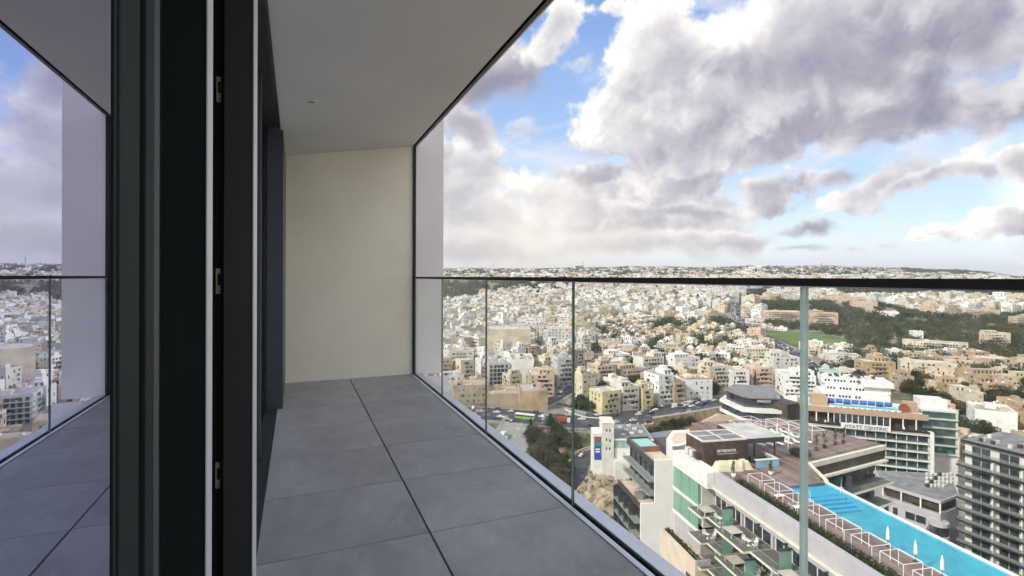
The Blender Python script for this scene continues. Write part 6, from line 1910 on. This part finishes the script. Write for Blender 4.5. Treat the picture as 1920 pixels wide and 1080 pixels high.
# ------------------------------------------------------------------ vehicles
CARC = {'white': (.74, .74, .73), 'silver': (.42, .43, .44), 'black': (.015, .015, .017), 'dark blue': (.02, .035, .09), 'red': (.35, .025, .025), 'grey': (.14, .145, .15), 'light blue': (.18, .30, .42)}
def paint(nm): return mat('car_paint_' + nm.replace(' ', '_'), CARC[nm], .3, .02, 1, metal=.1, coat=.6)
M_tyre = mat('tyre_rubber', (.02, .02, .02), .9); M_cglass = darkglass('car_glass', (.015, .017, .02), .12, .05); M_lampw = mat('lamp_lens', (.6, .6, .58), .2); M_lampr = mat('tail_lamp', (.35, .02, .02), .3)
wheel_me = MB().tube((-.09, 0, 0), (.09, 0, 0), .32, M_tyre, 12).tube((-.095, 0, 0), (.095, 0, 0), .19, M_alu, 8).mesh('wheel')
CM = {}
def car_meshes(style, col):
    key = (style, col)
    if key in CM: return CM[key]
    P = paint(col)
    if style == 'van':
        prof = [(-2.4, .3), (2.35, .3), (2.4, .9), (1.9, 1.15), (1.2, 2.0), (-2.35, 2.05), (-2.42, .9)]; cab = [(1.3, 1.25), (1.75, 1.25), (1.22, 1.9), (.6, 1.9), (.6, 1.25)]; W = .93; wy = 1.5
    elif style == 'hatchback':
        prof = [(-1.95, .32), (1.95, .30), (2.0, .62), (1.9, .80), (1.05, .93), (.3, 1.40), (-1.3, 1.46), (-1.85, 1.02), (-2.0, .7)]; cab = [(-1.6, .98), (.95, .95), (.28, 1.36), (-1.25, 1.41)]; W = .83; wy = 1.22
    else:
        prof = [(-2.15, .34), (2.15, .32), (2.2, .62), (2.1, .80), (1.05, .93), (.3, 1.36), (-.9, 1.38), (-1.55, 1.0), (-2.15, .95)]; cab = [(-1.35, .99), (.95, .95), (.28, 1.31), (-.88, 1.33)]; W = .86; wy = 1.32
    def ext(b, pr, w0, m_, inset=0):
        n = len(pr); zt = max(z for _, z in pr)
        def wd(z): return w0 - (.16 if z > 1.2 and zt < 1.8 else 0) - inset
        vs = [(-wd(z), y, z) for y, z in pr] + [(wd(z), y, z) for y, z in pr]
        b.add(vs, [tuple(range(n)), tuple(range(2 * n - 1, n - 1, -1))], m_); b.add(vs, [(i, n + i, n + (i + 1) % n, (i + 1) % n) for i in range(n)], m_)
    body = MB(); ext(body, prof, W, P)
    gl = MB()
    n = len(cab); zt = max(z for _, z in cab)
    wdc = lambda z: W + .006 - (.16 if z > 1.2 and style != 'van' else 0)
    vs = [(-wdc(z), y, z) for y, z in cab]; gl.add(vs, [tuple(range(n))], M_cglass); vs = [(wdc(z), y, z) for y, z in cab]; gl.add(vs, [tuple(range(n - 1, -1, -1))], M_cglass)
    w_ = W - .14
    def slope(p, q, off): 
        d = Vector((0, q[0] - p[0], q[1] - p[1])).normalized(); nn = Vector((0, -d.z, d.y)) * off
        gl.quad((-w_, p[0] + nn.y, p[1] + nn.z), (w_, p[0] + nn.y, p[1] + nn.z), (w_ - .08, q[0] + nn.y, q[1] + nn.z), (-w_ + .08, q[0] + nn.y, q[1] + nn.z), M_cglass)
    if style == 'van': slope((1.86, 1.2), (1.22, 1.95), -.012)
    elif style == 'hatchback': slope((1.0, .96), (.33, 1.38), -.012); slope((-1.80, 1.06), (-1.34, 1.43), .012)
    else: slope((1.0, .96), (.33, 1.34), -.012); slope((-1.5, 1.03), (-.93, 1.36), .012)
    L = prof[1][0]
    hl = MB().box(-.12, .12, 0, .03, -.07, .07, M_lampw).mesh('headlight'); tl = MB().box(-.1, .1, -.03, 0, -.09, .09, M_lampr).mesh('tail_light')
    CM[key] = (body.mesh('body'), gl.mesh('car_window'), hl, tl, W, wy, L); return CM[key]


CARS = []
def car(x, y, rz, style, col, road_name, z=None):
    z = (ground_z(x, y) + .27) if z is None else z
    bm_, gm, hl, tl, W, wy, L = car_meshes(style, col)
    t = thing('car' if style != 'van' else 'van', None, 'van' if style == 'van' else 'car', (x, y, z), rz, 'vehicles on the roads and car parks')
    link('body', bm_, t); link('window_glass', gm, t)
    for sx in (-1, 1):
        for sy in (-1, 1): link('wheel', wheel_me, t, loc=(sx * (W - .06), sy * wy, .32))
        link('headlight', hl, t, loc=(sx * (W - .22), L + .04, .68)); link('tail_light', tl, t, loc=(sx * (W - .16), -L - .04, .8))
    px, py, dd = pix((x, y, z + .8)); CARS.append([t, px, py, dd, style, col, road_name])


RC = random.Random(31)
def pickc(): return RC.choices(list(CARC), (34, 16, 14, 8, 10, 14, 4))[0]
def traffic(ri, lanes, gap, nm, a=0.0, bb=1.0, keep=.8, step=1.0):
    name, pts, wd = ROADS[ri]; q = resample(pts, step); n = len(q)
    for off, sgn in lanes:
        i = int(n * a) + 3
        while i < int(n * bb) - 3:
            d = (q[i + 2] - q[i - 2]); d.z = 0; d.normalize(); nr = Vector((-d.y, d.x, 0)); p = q[i] + nr * off
            if RC.random() < keep and hypot(p.x - BUS.x, p.y - BUS.y) > 10 and hypot(p.x - TRK.x, p.y - TRK.y) > 9:
                rz = atan2(d.y, d.x) - pi / 2 + (pi if sgn < 0 else 0)
                car(p.x, p.y, rz, RC.choices(('hatchback', 'saloon', 'van'), (6, 4, 1.4))[0], pickc(), nm)
            i += int(RC.uniform(gap * .9, gap * 1.6) / step)


BUS = hit(985, 786); TRK = hit(1058, 793)
traffic(0, ((-9.5, 1), (-6, 1), (3.0, -1), (6.5, -1), (10.5, -1)), 7.0, 'main road', .06, .98, .55)
traffic(1, ((-2, 1), (2.2, -1)), 14, 'rising side street', .05, .9, .6)
traffic(3, ((-2, 1),), 30, 'bending side road', .3, .8, .7)
traffic(5, ((-5.5, 1), (-2, 1), (2, -1), (5.5, -1)), 9.0, 'avenue beside the green field', .12, .8, .45)
traffic(2, ((-6, 1), (-3, 1)), 18, 'concrete ramp', .1, .8, .5)
# car parks: rows
def lot(px, py, nx, ny, rz, sx, sy, nm, z=None, keep=.85):
    p0 = hit(px, py) if z is None else at(px, py, z); c, s = cos(rz), sin(rz)
    for i in range(nx):
        for j in range(ny):
            if RC.random() > keep: continue
            a, b_ = i * sx, j * sy; car(p0.x + a * c - b_ * s, p0.y + a * s + b_ * c, rz + (pi if j % 2 else 0), RC.choice(('hatchback', 'saloon', 'hatchback')), pickc(), nm)
lot(1405, 797, 12, 4, -.55, 2.7, 6.4, 'hotel car park')
lot(1285, 757, 16, 3, .35, 2.7, 6.0, 'roadside car park')
lot(1528, 735, 5, 8, -.2, 3.0, 6.0, 'white wall car park')
lot(886, 772, 4, 2, -.4, 2.8, 6, 'junction parking')


def bus(p, rz, label, low, high, cat='bus'):
    t = thing('bus' if cat == 'bus' else 'lorry', label, cat, tuple(p + Vector((0, 0, .27))), rz)
    if cat == 'bus':
        MB().box(-1.25, 1.25, -5.8, 5.8, .35, 1.35, low).build('body', t); MB().box(-1.24, 1.24, -5.8, 5.8, 2.45, 3.0, high).build('roof', t)
        for sx in (-1, 1):
            for k in range(6): MB().box(sx * 1.2 - .02, sx * 1.2 + .02, -5.6 + k * 1.9, -3.85 + k * 1.9, 1.36, 2.44, M_cglass).build('window_pane', t)
            for k in range(7): MB().box(sx * 1.21 - .03, sx * 1.21 + .03, -5.8 + k * 1.9, -5.62 + k * 1.9, 1.36, 2.44, high).build('window_post', t)
        MB().box(-1.15, 1.15, 5.7, 5.79, 1.0, 2.44, M_cglass).build('windscreen', t); MB().box(-1.15, 1.15, -5.79, -5.7, 1.36, 2.44, M_cglass).build('rear_window', t)
    else:
        MB().box(-1.2, 1.2, -3.6, 1.7, .9, 3.1, low).build('cargo_box', t); MB().box(-1.15, 1.15, 1.9, 3.6, .5, 2.5, high).build('cab', t); MB().box(-1.05, 1.05, 3.605, 3.64, 1.5, 2.3, M_cglass).build('windscreen', t); MB().box(-1, 1, -3.6, 3.4, .45, .89, M_dframe).build('chassis', t)
    for sx in (-1, 1):
        for y in ((-3.6, 3.7) if cat == 'bus' else (-2.3, 2.6)): o = link('wheel', wheel_me, t, loc=(sx * 1.1, y, .45)); o.scale = (1.6, 1.45, 1.45)
    return t
def heading(ri, p):
    q = resample(ROADS[ri][1], 2.0); i = min(range(2, len(q) - 2), key=lambda k: (q[k] - p).length); d = q[i + 2] - q[i - 2]; return atan2(d.y, d.x) - pi / 2
bus(BUS, heading(0, BUS), 'white and lime green bus behind the tiered conifer at the junction', mat('bus_green', (.25, .50, .08), .4), mat('bus_white', (.74, .75, .74), .4))
bus(TRK, heading(0, TRK), 'red lorry waiting on the main road right of the junction island', mat('lorry_red', (.38, .05, .03), .5), mat('bus_white', (.7, .7, .7), .4), 'lorry')
q = hit(944, 822); bus(q, heading(2, q) + pi, 'white lorry driving on the concrete ramp beside the balcony edge', mat('bus_white', (.74, .75, .74), .4), mat('bus_white', (.7, .7, .7), .4), 'lorry')


# ------------------------------------------------------------------ labels that single each thing out
def where_from(px, py, land, skip=None):
    best = None
    for nm, lx, ly in land:
        if nm == skip: continue
        s = hypot((px - lx), (py - ly) * 1.8)
        if best is None or s < best[0]: best = (s, nm, px - lx, py - ly)
    s, nm, dx_, dy_ = best
    rel = ('right of' if dx_ > 0 else 'left of') if abs(dx_) > 1.6 * abs(dy_) else ('in front of' if dy_ > 0 else 'beyond')
    return nm, rel, s


LAND += [('woods by the green field', 1600, 620), ('green field', 1510, 638), ('curved office', 1410, 755), ('slab hotel', 1620, 800), ('square ridge block', 1084, 512)]
NUMW = {1: 'one', 2: 'two', 3: 'three', 4: 'four', 5: 'five', 6: 'six', 7: 'seven', 8: 'eight'}
bk = {}
for h in HOUSES:
    t, px, py, dd, wc, nf, kindn, feats, special = h
    if special: t['label'] = special; continue
    nm, rel, s = where_from(px, py, LAND)
    f = ' with ' + feats[0] if feats else ''
    bk.setdefault((f'{wc} {NUMW.get(nf, "tall")} storey {kindn}{f}', rel, nm), []).append((s, t))
for (desc, rel, nm), lst in bk.items():
    lst.sort(key=lambda q: q[0])
    for k, (s, t) in enumerate(lst): t['label'] = f'{desc}, {rel} the {nm}' if len(lst) == 1 else f'{desc}, {nth(k)} such {rel} the {nm}'
bk = {}
TN = {'dark': 'dark green round tree', 'olive': 'olive green round tree', 'brown': 'brownish round tree', 'yellow': 'yellow green small tree', 'cypress': 'pointed dark cypress', 'conifer': 'tiered dark conifer'}
TL = LAND + [('white stair tower', 1130, 830), ('concrete ramp', 965, 820), ('bending side road', 1088, 880)]
for t, px, py, dd, kind, special in TREES:
    if special: t['label'] = special; continue
    nm, rel, s = where_from(px, py, TL); bk.setdefault((TN[kind], rel, nm), []).append((s, t))
for (desc, rel, nm), lst in bk.items():
    lst.sort(key=lambda q: q[0])
    for k, (s, t) in enumerate(lst): t['label'] = f'{desc} {rel} the {nm}' if len(lst) == 1 else f'{desc}, {nth(k)} such {rel} the {nm}'
bk = {}
for t, px, py, dd, style, col, rn in CARS: bk.setdefault((f'{col} {style}', rn), []).append((px, t))
for (desc, rn), lst in bk.items():
    lst.sort(key=lambda q: q[0])
    for k, (s, t) in enumerate(lst):
        t['label'] = f'the only {desc} on the {rn}' if len(lst) == 1 else f'{desc} on the {rn}, {nth(k)} such from its left end'
print('houses', len(HOUSES), 'trees', len(TREES), 'cars', len(CARS))
# ------------------------------------------------------------------ air between here and the ridge
hm = bpy.data.materials.new('air'); hm.use_nodes = True; t = NT(hm.node_tree)
pv_ = t.n('ShaderNodeVolumePrincipled'); pv_.inputs['Color'].default_value = (.93, .95, 1.0, 1); pv_.inputs['Density'].default_value = HAZE_D; pv_.inputs['Anisotropy'].default_value = .3
o = t.n('ShaderNodeOutputMaterial'); t.link(pv_.outputs[0], o.inputs[1])
zmin = min(v[2] for v in v_) - 1
hz_ = MB(); hz_.box(-9800, 9800, -9800, 9800, zmin, 150, hm); hz_.build('haze', kind='stuff')
SC.cycles.volume_bounces = 0
